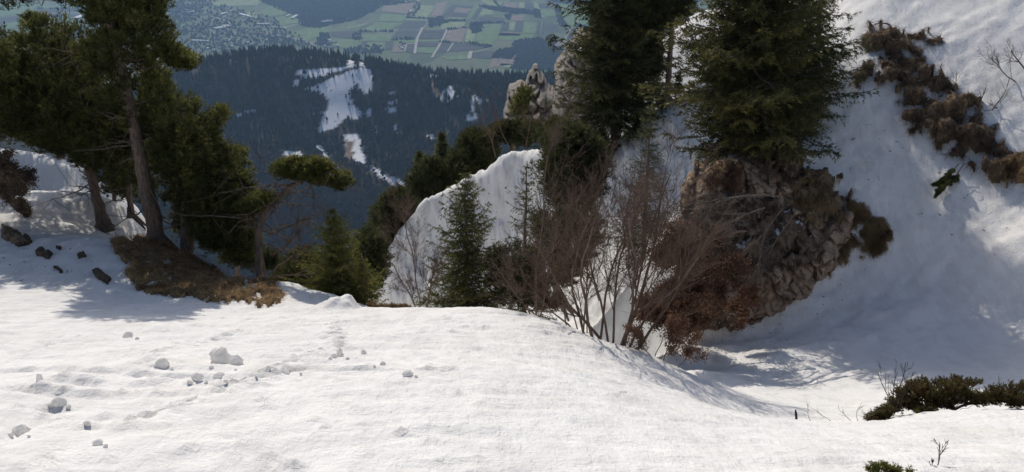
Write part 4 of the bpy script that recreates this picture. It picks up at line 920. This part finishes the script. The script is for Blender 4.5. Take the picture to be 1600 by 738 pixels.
pine('mountain_pine', 'dark hanging pine at the lower left rim of the snow face', [(612,420,27.5,.12),(616,370,27.6,.09),(618,320,27.8,.05)], [([(592,312),(618,290),(640,300),(652,330),(640,362),(618,396),(602,440),(574,430),(578,370),(584,330)], 27.4, 1.2, 130)], seed=13, mat='pine_shaded', clump_r=.4, nl=.15, nw=.02, tufts=13)
pine('mountain_pine', 'dark low pine behind the young yellow-green spruce', [(575,450,22,.1),(572,410,22,.08),(570,370,22,.05)], [([(550,372),(568,358),(592,362),(606,400),(600,440),(575,470),(560,440),(552,410)], 22.2, 1.0, 80)], seed=14, mat='pine_shaded', clump_r=.34, nl=.12, nw=.016)
pine('mountain_pine', 'small pine bush on the limestone pinnacle', [(818,185,57,.15),(817,165,57,.1),(818,150,57,.06)], [([(808,158),(812,142),(824,136),(830,148),(824,165),(815,186),(800,180)], 56.5, 1.5, 30)], seed=15, clump_r=.6, nl=.25, nw=.04, tufts=11)
pine('mountain_pine', 'pines between the pinnacle and the tall spruce', [(855,240,33,.12),(856,210,33,.09),(858,180,33,.05)], [([(842,200),(862,184),(880,190),(892,205),(885,222),(860,238),(842,215)], 33, 1.5, 70)], seed=16, mat='pine_shaded', clump_r=.36, nl=.14, nw=.024, tufts=12)
pine('mountain_pine', 'dark pine on the crest between the two narrow spruces', [(668,330,29.5,.1),(668,300,29.6,.08),(668,270,29.7,.04)], [([(645,270),(660,248),(682,244),(705,262),(712,290),(690,312),(650,322),(636,300)], 29.2, 1.2, 60)], seed=40, mat='pine_shaded', clump_r=.4, nl=.15, nw=.02, tufts=11)
pine('mountain_pine', 'dark pine on the crest directly under the rounded pine', [(716,300,28.8,.1),(716,280,28.9,.08),(716,255,29,.04)], [([(700,252),(716,232),(734,240),(744,262),(730,282),(706,290)], 28.6, 1.0, 40)], seed=41, mat='pine_shaded', clump_r=.4, nl=.15, nw=.02, tufts=11)
pine('mountain_pine', 'dark low pine spilling over the crest beside the round centre pine', [(850,262,24.6,.08),(850,240,24.7,.06),(850,215,24.8,.03)], [([(838,215),(858,200),(880,206),(884,240),(868,256),(846,246)], 24.4, .7, 34)], seed=42, mat='pine_shaded', clump_r=.32, nl=.12, nw=.016, tufts=11)
pine('mountain_pine', 'dark pine at the dim far side of the gully, right of the dead twigs', [(470,470,16,.08),(468,430,16,.06),(465,400,16,.04)], [([(440,400),(470,380),(500,395),(505,440),(490,480),(440,480),(425,440)], 16, .8, 60)], seed=43, mat='pine_shaded', clump_r=.26, nl=.09, nw=.012, tufts=11)
pine('mountain_pine', 'dark low pine bush between the wind-bent pine and the young spruce', [(462,478,12.6,.04),(462,455,12.6,.03),(464,430,12.7,.02)], [([(432,430),(450,412),(480,418),(496,450),(490,476),(440,476),(424,456)], 12.4, .5, 60)], seed=45, mat='pine_shaded', clump_r=.18, nl=.07, nw=.009, tufts=11)
pine('low_pine', 'dark shrubs in the shadow directly behind the turf bank', [(370,440,13.4,.04),(372,410,13.4,.03),(375,390,13.5,.02)], [([(335,410),(360,385),(395,380),(440,400),(440,430),(380,425)], 13.4, .5, 50)], seed=46, mat='pine_shaded', clump_r=.18, nl=.07, nw=.009, tufts=11)
pine('mountain_pine', 'low dark pine boughs behind the trunks of the left group', [(180,340,15.8,.05),(178,300,15.9,.04),(175,250,16,.03)], [([(112,225),(160,205),(245,215),(250,300),(225,330),(190,318),(150,300),(120,262)], 15.8, .8, 60)], seed=47, mat='pine_shaded', clump_r=.22, nl=.08, nw=.01, tufts=11)
# tall spruce in the upper centre
spr('tall_spruce', 'tall dark spruce in the upper centre with its base in the snow', 962, 218, 950, -680, 24.0, 84, seed=9, whorls=84, per=12, dens=1.0, nl=.10, nw=.016, mat='pine_shaded', low=.05, droop=.3, r0=.17)
spr('tall_spruce', 'second dark spruce close behind the tall one, a little to its right', 1000, 180, 992, -640, 26.5, 74, seed=10, whorls=64, per=10, dens=.9, nl=.11, nw=.018, mat='pine_shaded', low=.06, droop=.3, r0=.15)
pine('mountain_pine', 'two-stemmed pine with tall bare stems beside the bright snow gap', [(1040,155,24,.09),(1046,110,24.1,.08),(1048,70,24.2,.07),(1052,20,24.3,.06),(1056,-60,24.5,.03)],
 [([(1010,-60),(1085,-60),(1088,10),(1070,34),(1050,42),(1030,70),(1015,50),(1005,0)], 24.3, 1.2, 110),([(1012,60),(1035,60),(1036,120),(1018,130),(1008,100)], 24.5, .8, 34)], seed=17, mat='pine_shaded', clump_r=.32, nl=.11, nw=.014, extra_branch=8)
pine('mountain_pine', 'added pine hidden behind the left group, shading the snow hump', [(95,262,18.8,.11),(92,200,19,.08),(90,100,19.2,.05)], [([(-40,20),(60,60),(150,30),(190,100),(190,220),(150,245),(60,240),(-40,225)], 19.2, 1.2, 130),([(-40,-140),(150,-140),(190,20),(-40,20)], 19.4, 1.2, 90)], seed=44, mat='pine_shaded', clump_r=.3, nl=.1, nw=.013, tufts=12)  # pine added so its crown casts shade on the snow hump
pine('low_pine', 'dark juniper-like bush at the foot of the tall spruce', [(925,235,23.4,.05),(935,225,23.4,.04),(960,232,23.2,.02)], [([(905,205),(930,195),(950,215),(975,238),(965,262),(940,255),(915,235)], 23.4, .7, 44)], seed=18, mat='pine_shaded', clump_r=.26, nl=.1, nw=.014)
# big spruce right
spr('large_spruce', 'large yellow-green spruce standing on top of the rocky outcrop', 1178, 262, 1165, -230, 15.0, 112, seed=11, whorls=76, per=12, dens=1.15, nl=.07, nw=.011, low=.02, droop=.5, mat='spruce_big', r0=.13, gap=.32, prof=lambda h: min(1, (1-h)*1.6)*min(1, .45+h*2.2))
spr('large_spruce', 'darker spruce behind the large yellow-green one, right of it', 1228, 235, 1225, -150, 16.2, 92, seed=12, whorls=60, per=10, dens=.9, nl=.08, nw=.011, low=.1, droop=.4, r0=.12, gap=.1, prof=lambda h: min(1, (1-h)*1.6))
spr('sparse_spruce', 'sparse spruce with thin drooping branches against the upper right snow', 1275, 120, 1290, -120, 16.8, 60, seed=13, whorls=30, per=7, dens=.8, nl=.07, nw=.009, low=.02, droop=.5, gap=.3, r0=.06)

sap('dry_bush', 'dry brown bush growing over the rocky ledge at the left edge', P3(-5, 285, 12.3), [((0,0,0),(.3,-.2,.8),.6),((-.1,0,.1),(.6,-.2,.3),.6),((0,0,.1),(.1,-.2,1),.7),((.1,0,0),(.7,-.1,.1),.5),((.1,0,.1),(.5,-.3,-.3),.5)], seed=41, kids=9, r=.012, up=0, leafn=1, leafsize=.035, leaf='dead', cat='shrub')

# --- bare shrubs
def base_at(u, v, Y): return P3(u, v, Y)
b0 = base_at(955, 549, 7.45)
sap('bare_shrub', 'large many-stemmed bare shrub at the rim of the snow, centre right', b0, [((.2,-.05,-.1),(.65,0,.8),1.5),((-.02,0,0),(.05,.1,1),1.7),((.08,0,-.05),(.38,.1,1),1.8),((.14,0,-.06),(.22,.05,1),1.9),((.02,0,0),(-.12,.1,1),1.55),((-.12,.05,.06),(-.05,.1,1),1.6),((-.2,.05,.1),(-.3,.1,1),1.5),((.1,.05,-.02),(.05,.1,1),1.75),((.16,-.02,-.06),(.5,.1,1),1.5),((-.05,0,.03),(-.4,.1,.9),1.2),((-.3,.1,.15),(-.15,.05,1),1.5)], seed=1, kids=9, r=.019, scale=1.1, curl=.14, levels=3, spread=.55, up=.35, shorten=.52)
sap('bare_shrub', 'low rusty-leaved twigs at the right end of the snow rim, below the drooping shrub', base_at(1022, 562, 7.2), [((0,0,0),(-.5,.1,.8),.9),((.1,0,-.03),(.3,.1,1),1.1),((.05,0,0),(.6,0,.7),1.0),((0,0,0),(-.1,.1,1),1.0),((.2,-.1,-.1),(.45,0,1),.9)], seed=31, kids=6, r=.007, scale=.5, curl=.18, levels=3, leafn=2, leafsize=.024)
sap('bare_shrub', 'smaller bare shrub left of the large many-stemmed one', base_at(905, 525, 8.4), [((0,0,0),(-.35,.1,1),1.25),((-.02,0,0),(-.6,.1,1),1.2),((.05,0,0),(.05,.1,1),1.35),((.1,0,0),(-.1,.1,1),1.4),((-.1,0,0),(-.15,.1,1),1.2)], seed=2, kids=9, curl=.16, r=.012, spread=.6, up=.3)
sap('bare_shrub', 'fine reddish bare shrub behind the large one, its twigs against the snow', base_at(960, 470, 13.5), [((.0,0,0),(0,.1,1),2.3),((.3,0,0),(.25,.1,1),2.3),((-.3,0,0),(-.25,.1,1),2.2),((-.7,0,0),(-.3,.1,1),2.0),((.6,0,0),(.3,.1,1),2.1),((-1.1,0,.1),(-.2,.1,1),1.9)], seed=3, kids=9, curl=.15, r=.014, spread=.6, up=.3)
sap('bare_sapling', 'thin bare sapling against the shaded snow face, left of the full spruce', base_at(658, 492, 10.5), [((0,0,0),(-.02,.05,1),1.65),((-.05,0,0),(-.28,.05,1),.9),((.05,0,0),(.3,.05,1),.9)], seed=4, kids=11, r=.014, spread=.6, up=.35, cat='sapling')
sap('bare_sapling', 'tall thin bare sapling beside the thin scraggly spruce', base_at(838, 500, 10.2), [((0,0,0),(-.1,.05,1),2.5),((.05,0,0),(.2,.05,1),1.6),((-.05,0,0),(-.35,.05,1),1.2)], seed=5, kids=9, r=.014, spread=.55, up=.35, cat='sapling')
sap('bare_sapling', 'bare twiggy saplings on the crest in front of the dark pines', base_at(800, 245, 27.5), [((-.6,0,0),(-.3,0,1),1.8),((0,0,0),(0,0,1),2.6),((.4,0,0),(.25,0,1),2.0)], seed=6, kids=8, r=.02, cat='sapling')
# drooping copper leaved shrub on the outcrop's left
sap('drooping_beech', 'rust-brown drooping beech shrub hanging off the left face of the rocky outcrop', base_at(1135, 370, 11.45), [((.1,0,-.1),(-.9,-.3,-.15),1.25),((0,0,-.2),(-.8,-.4,-.5),1.3),((.2,0,-.3),(-.7,-.3,-.8),1.1),((.5,.1,-.1),(-.8,-.4,-.6),1.1),((-.1,0,0),(-.9,-.2,.1),1.1),((.3,0,-.5),(-.8,-.5,-.5),1.2),((.6,0,-.5),(-.4,-.4,-.9),.8),((-.2,0,-.4),(-.6,-.3,-.9),1.2),((.3,0,.1),(-.9,-.3,.2),1.2),((-.2,0,-.7),(-.7,-.3,-.6),.9),((-.4,0,-.9),(-.8,-.2,-.7),.9),((-.5,0,-.7),(-.9,-.2,-.4),.8)], seed=7, kids=9, r=.022, spread=.55, up=0, tropism=(-.1,0,-.35), leafn=3, leafsize=.045, leaf='rust', cat='shrub')
sap('drooping_bush', 'grey-brown dry twigs spilling down the middle of the rocky outcrop', base_at(1195, 325, 11.9), [((0,0,0),(-.7,-.4,-.2),1.4),((.3,0,0),(-.6,-.5,-.5),1.3),((-.3,0,-.1),(-.9,-.3,.1),1.3),((.1,0,-.3),(-.5,-.4,-.8),1.1),((.5,0,-.1),(-.3,-.4,-.8),1.1),((-.1,0,.2),(-.8,-.3,.3),1.4),((.2,0,.2),(-.9,-.3,0),1.6)], seed=8, kids=9, r=.018, spread=.6, up=0, tropism=(-.05,0,-.2), mat='greybark', leafn=0, cat='shrub')
sap('bare_shrub', 'bare grey shrub at the upper right edge above the earth band', hit(np.array(1599.), np.array(125.))+np.array([.15, 0, 0]), [((0,0,0),(-.7,-.1,.8),1.0),((0,0,-.2),(-.9,-.1,.35),1.1),((0,0,-.4),(-1,-.1,.1),1.0),((0,0,-.5),(-.9,-.1,-.2),.9),((.2,0,0),(-.2,0,1),1.1)], seed=9, kids=7, r=.02, mat='greybark', levels=3, up=.05, spread=.5)
sap('root_tangle', 'thin roots hanging from the top of the dark earth band', hit(np.array(1385.), np.array(60.))+np.array([0,0,.2]), [((0,0,0),(-.5,-.3,-.5),.7),((.1,0,0),(-.3,-.3,-1),1.0),((0,0,.1),(-.9,-.2,.2),.6),((.6,0,-.7),(.0,-.3,-1),.9),((.7,0,-.8),(-.2,-.3,-1),.8),((0,0,-.3),(-.6,-.3,-.8),.8)], seed=10, kids=5, r=.018, up=0, tropism=(0,0,-.2), cat='roots', levels=2)
sap('bare_shrub', 'bare twigs sticking out of the earth band, right of its notch', hit(np.array(1500.), np.array(190.))+np.array([0,0,.2]), [((0,0,0),(-.5,-.1,1),.9),((.5,0,-.1),(.3,-.1,.6),.8),((.7,0,-.3),(.8,-.1,.1),.8),((.3,0,0),(-.1,-.1,1),.5)], seed=11, kids=6, r=.012, mat='greybark', levels=2)
# fir branch lying on the right slope
g = hit(np.array(1500.), np.array(262.))+np.array([0, -.1, .12])
sap('fallen_spruce_branch', 'green spruce branch hanging down onto the snow under the earth band', g, [((0,0,0),(-.8,-.42,-.52),.8),((-.1,0,0),(-.85,-.35,-.6),.6)], seed=12, kids=18, r=.010, levels=2, spread=.32, up=0, shorten=.26, leafn=45, leafsize=.016, leaf='spruce', cat='branch')

# juniper at lower right, saplings, stub
t0 = pine('juniper_bush', 'low green and reddish juniper bush on the snow rim at the lower right', [(1470,655,4.9,.012),(1500,635,5.0,.01),(1560,620,5.1,.008)],
 [([(1376,654),(1388,628),(1402,608),(1425,598),(1448,596),(1466,606),(1490,594),(1515,598),(1526,612),(1548,602),(1570,604),(1590,596),(1640,606),(1640,642),(1590,642),(1556,636),(1524,640),(1500,634),(1480,646),(1440,642),(1410,648)], 5.05, .26, 170),
  ([(1478,600),(1476,582),(1482,580),(1488,600)], 5.1, .03, 3),([(1400,600),(1440,590),(1500,588),(1560,600),(1500,612),(1430,612)], 5.25, .15, 16),
  ([(1325,660),(1360,648),(1388,634),(1400,640),(1398,654),(1360,662)], 4.8, .1, 22),([(1425,640),(1460,636),(1474,650),(1436,656)], 4.85, .1, 14)], seed=20, clump_r=.055, tufts=8, needles=10, nl=.026, nw=.005, mat='juniper', rb=.006, flat=.5, cat='shrub')
sap('bare_sapling', 'dark bare forked twigs at the left end of the juniper', base_at(1402, 642, 4.85), [((-.01,0,0),(-.75,.05,.9),.38),((0,0,0),(-.35,.05,1),.40),((.0,0,0),(-.55,.1,1),.36),((.01,0,0),(.15,.05,1),.28),((.02,0,0),(-.1,0,1),.24)], seed=21, kids=4, r=.005, levels=2, spread=.4, up=.3, cat='twigs', mat='darkbark')
sap('dry_stalks', 'thin pale dry stalks left of the dark forked twigs', base_at(1330, 658, 4.75), [((0,0,0),(-.9,0,.8),.18),((.05,0,0),(-.4,0,1),.16),((-.15,0,0),(-1,0,.6),.2),((.1,0,0),(.3,0,1),.12),((.12,0,0),(-.5,0,.8),.14),((-.3,0,0),(-.6,0,.9),.14)], seed=22, kids=4, r=.0022, levels=1, mat='greybark', cat='twigs')
mb = MB(); p0 = P3(1247, 664, 4.8); p1 = P3(1243, 641, 4.8); mb.tube(bez(p0-[0,0,.05], p1, 0, 6, np.array([.004,0,0])), [.010,.010,.011,.009,.010,.005], 7); o = mb.build('tree_stub', M['darkbark'], origin=p0); tag(o, 'short dark broken stick poking out of the snow rim', 'stick')
sap('dry_stalks', 'pale forked dry twig at the bottom edge, right of the grass tuft', P3(1458, 742, 2.75), [((0,0,0),(.35,.1,1),.15),((.0,0,0),(-.3,.1,.8),.06)], seed=23, kids=5, r=.0028, levels=2, mat='greybark', cat='twigs', spread=.5)
pine('grass_tuft', 'olive tuft of low plants at the bottom edge of the frame', [(1375,750,2.7,.004),(1376,740,2.7,.003),(1378,732,2.7,.002)], [([(1345,750),(1355,728),(1372,720),(1395,728),(1425,732),(1430,750)], 2.7, .08, 40)], seed=24, clump_r=.018, tufts=7, needles=9, nl=.012, nw=.0022, mat='spruce_light', rb=.001, cat='plant')
sap('bare_sapling', 'single curved twig behind the right part of the juniper', P3(1560, 615, 5.3), [((0,0,0),(-.5,0,1),.22)], seed=25, kids=3, r=.003, levels=1, cat='twigs')
pine('low_plant', 'small green juniper clump at the foot of the turf bank', [(345,472,10.6,.01),(345,460,10.6,.008),(346,445,10.6,.005)], [([(328,442),(345,432),(360,440),(366,470),(328,472)], 10.6, .15, 36)], seed=26, clump_r=.08, tufts=16, nl=.035, nw=.005, mat='spruce_light', rb=.004, cat='shrub')
pine('low_plant', 'thin line of low twigs along the snow edge before the shaded face', [(620,486,9.9,.006),(610,482,9.9,.004),(600,478,9.9,.003)], [([(575,474),(640,478),(640,488),(575,482)], 9.9, .08, 22)], seed=27, clump_r=.05, tufts=12, nl=.03, nw=.004, mat='grass', rb=.003, cat='shrub')
# rusty undergrowth left of the shrub at the rim
sap('drooping_bush', 'small rust-leaved bush under the low dark pine at the snow rim', base_at(855, 490, 10.8), [((0,0,0),(-.2,0,1),.35),((.05,0,0),(.2,0,1),.3),((-.1,0,0),(-.1,0,1),.3)], seed=28, kids=8, r=.008, leafn=5, leafsize=.03, cat='shrub')

# ------------------------------------------------------------------ snow chunks
def ico(sub=3):
    t = (1+5**.5)/2; V = [(-1,t,0),(1,t,0),(-1,-t,0),(1,-t,0),(0,-1,t),(0,1,t),(0,-1,-t),(0,1,-t),(t,0,-1),(t,0,1),(-t,0,-1),(-t,0,1)]
    Fc = [(0,11,5),(0,5,1),(0,1,7),(0,7,10),(0,10,11),(1,5,9),(5,11,4),(11,10,2),(10,7,6),(7,1,8),(3,9,4),(3,4,2),(3,2,6),(3,6,8),(3,8,9),(4,9,5),(2,4,11),(6,2,10),(8,6,7),(9,8,1)]
    V = [np.array(v)/np.linalg.norm(v) for v in V]
    for _ in range(sub):
        c = {}; nf = []
        def mid(a, b_):
            k = (min(a, b_), max(a, b_))
            if k not in c: m_ = V[a]+V[b_]; V.append(m_/np.linalg.norm(m_)); c[k] = len(V)-1
            return c[k]
        for a, b_, d in Fc:
            e, f, g_ = mid(a, b_), mid(b_, d), mid(d, a); nf += [(a,e,g_),(b_,f,e),(d,g_,f),(e,f,g_)]
        Fc = nf
    return np.array(V), np.array(Fc)
IV, IF = ico(3)
def chunk(u, v, wpx, hpx, label, seed, group='loose snow lumps on the sunlit slope', lobes=None, rough=.25, mat='snow_lump', name='snow_lump', dep=.8):
    p = hit(np.array(float(u)), np.array(float(v+hpx*.35)), ZT); ppm = 1.12*F/np.linalg.norm(p); rx_ = wpx/2/ppm; rz = hpx/2/ppm*1.25
    V = IV.copy(); s = seed*3.7
    n = fbm(V[:, 0]*1.2+s, V[:, 1]*1.2, V[:, 2]*1.2, 2, .5)-.5*np.abs(fbm(V[:, 0]*2+s, V[:, 1]*2, V[:, 2]*2+3, 3, .5)); V2 = V*(1+rough*n)[:, None]
    V2 = V2*np.array([rx_, rx_*dep, rz])
    V2 += norm(V)*(.10*rz*fbm(V[:, 0]*5+s, V[:, 1]*5, V[:, 2]*5, 4, .65))[:, None]
    if lobes: V2 = V2+lobes(V, rx_, rz)
    o = link(name, make_mesh(name, V2, [IF], M[mat]), loc=p+np.array([0, rx_*.3, rz*.25])); tag(o, label, 'snow lump', group); return o
big = chunk(343, 556, 34, 30, 'largest snow lump, a ragged two-humped block on the left slope', 1, rough=.35)
big2 = chunk(368, 562, 22, 19, 'right hump of ragged snow leaning on the largest lump', 2, rough=.35)
chunk(253, 567, 21, 15, 'round snow lump left of the largest one', 3)
chunk(308, 589, 19, 15, 'square snow lump with shaded front below the largest one', 4, rough=.3)
chunk(199, 524, 15, 10, 'lone far snow lump near the shaded bank', 5)
chunk(91, 628, 20, 13, 'snow lump standing alone on the lower left', 6)
chunk(62, 590, 9, 14, 'small upright snow lump above the lower left one', 7)
chunk(531, 551, 12, 20, 'upright wedge of snow right of centre track', 8, rough=.4)
chunk(522, 556, 10, 8, 'flat snow crumb at the foot of the upright wedge', 9)
chunk(568, 550, 9, 8, 'small snow lump right of the upright wedge', 10)
chunk(457, 578, 13, 11, 'snow lump between the square lump and the upright wedge', 11, rough=.4)
chunk(341, 588, 20, 9, 'flat snow lump right of the square one', 12, rough=.4)
chunk(30, 674, 26, 14, 'ragged snow lump at the lower left edge', 13, rough=.4)
chunk(152, 692, 16, 9, 'low snow lump near the bottom left', 14)
chunk(637, 584, 20, 8, 'flat snow lump farthest to the right', 15)
chunk(598, 568, 10, 6, 'tiny snow lump left of the flat right one', 16)
chunk(135, 662, 12, 7, 'small snow lump above the bottom left one', 17)
for k_, (u, v) in enumerate([(368,578),(330,574),(268,577),(243,572),(322,597),(296,597),(543,560),(516,560),(470,584),(448,584),(107,636),(78,634),(45,682),(16,680),(165,697),(650,588),(585,572),(352,596),(214,529),(420,575),(400,588),(500,545)]):
    chunk(u, v, 5+(k_*7 % 4), 4+(k_ % 3), 'tiny snow crumb lying on the sunlit slope', 60+k_, group='snow crumbs between the lumps', rough=.4, name='snow_crumb')
# wind-carved mound beside the young spruce
if 0: mound = chunk(530, 472, 66, 44, 'pointed snow mound beside the young spruce', 18, group=None, rough=.3, mat='snow', name='snow_mound', dep=.7, lobes=lambda V, a, b_: np.stack([0*V[:, 0], 0*V[:, 0], b_*.5*np.exp(-((V[:, 0]-.3)/.3)**2)*(V[:, 2] > 0)*V[:, 2]], 1))
for u, v, w, h in [(1172,240,22,14),(1140,236,16,10),(1088,228,14,10)]: pass

# needles, bark and clods fallen on the snow of the right slope and gully
def debris(name, label, poly, n, size, seed, mat):
    rg = np.random.default_rng(seed); us = [p[0] for p in poly]; vs = [p[1] for p in poly]
    u = rg.uniform(min(us), max(us), n*3); v = rg.uniform(min(vs), max(vs), n*3); k = inpoly(u, v, poly); u = u[k][:n]; v = v[k][:n]
    P = hit(u, v); P = P[~np.isnan(P[:, 0])]; mb = MB(); T = np.array([(1,0,0),(-.5,.8,0),(-.5,-.8,0),(0,0,.7)]); 
    for p in P:
        r = size*rg.uniform(.3, 1)*rg.choice([1, 1, 2.2]); a = rg.uniform(0, 6.28); st = rg.uniform(1, 3)
        q = T*np.array([st, 1, 1])*rg.uniform(.6, 1.4, (4, 3))*r; q = np.stack([q[:, 0]*cos(a)-q[:, 1]*sin(a), q[:, 0]*sin(a)+q[:, 1]*cos(a), q[:, 2]], 1)
        mb.add(p+q, [(0,1,3),(1,2,3),(2,0,3),(0,2,1)], None, .5)
    tag(mb.build(name, M[mat], smooth=False, origin=P.mean(0)), label, 'debris', kind='stuff')
debris('fallen_debris', 'dark bits of bark and soil scattered on the snow below the earth band', [(1300,150),(1400,200),(1560,310),(1600,340),(1600,420),(1400,330),(1300,300),(1270,240)], 130, .010, 1, 'earth')
debris('fallen_debris', 'bark and needle crumbs on the snow around the foot of the rocky outcrop', [(1090,520),(1230,495),(1330,425),(1400,400),(1330,480),(1230,540),(1080,560)], 150, .008, 2, 'earth')
debris('fallen_debris', 'needles and twigs fallen on the shaded snow face behind the small spruces', [(640,360),(740,290),(850,240),(850,330),(800,430),(620,470)], 130, .02, 4, 'earth')
debris('fallen_debris', 'twig and cone bits on the shaded snow at the left', [(0,380),(120,385),(180,440),(120,446),(0,446)], 60, .009, 3, 'earth')

# ------------------------------------------------------------------ haze
m = bpy.data.materials.new('haze_air'); m.use_nodes = True; nt = m.node_tree; nt.nodes.clear()
ho = nt.nodes.new('ShaderNodeOutputMaterial'); pv = nt.nodes.new('ShaderNodeVolumePrincipled')
pv.inputs['Color'].default_value = (.42, .66, 1.0, 1); pv.inputs['Density'].default_value = 6.5e-5; pv.inputs['Anisotropy'].default_value = .3
nt.links.new(pv.outputs[0], ho.inputs['Volume'])
x0, x1, y0, y1, z0, z1 = -31000, 31000, -3100, 41000, ZV-6, 75
hb = make_mesh('haze', np.array([(x, y, z) for z in (z0, z1) for y in (y0, y1) for x in (x0, x1)], float), [np.array([[0,2,3,1],[4,5,7,6],[0,1,5,4],[2,6,7,3],[0,4,6,2],[1,3,7,5]])], m, smooth=False)
tag(link('haze', hb), 'pale blue haze filling the air over the valley', 'haze', kind='stuff')
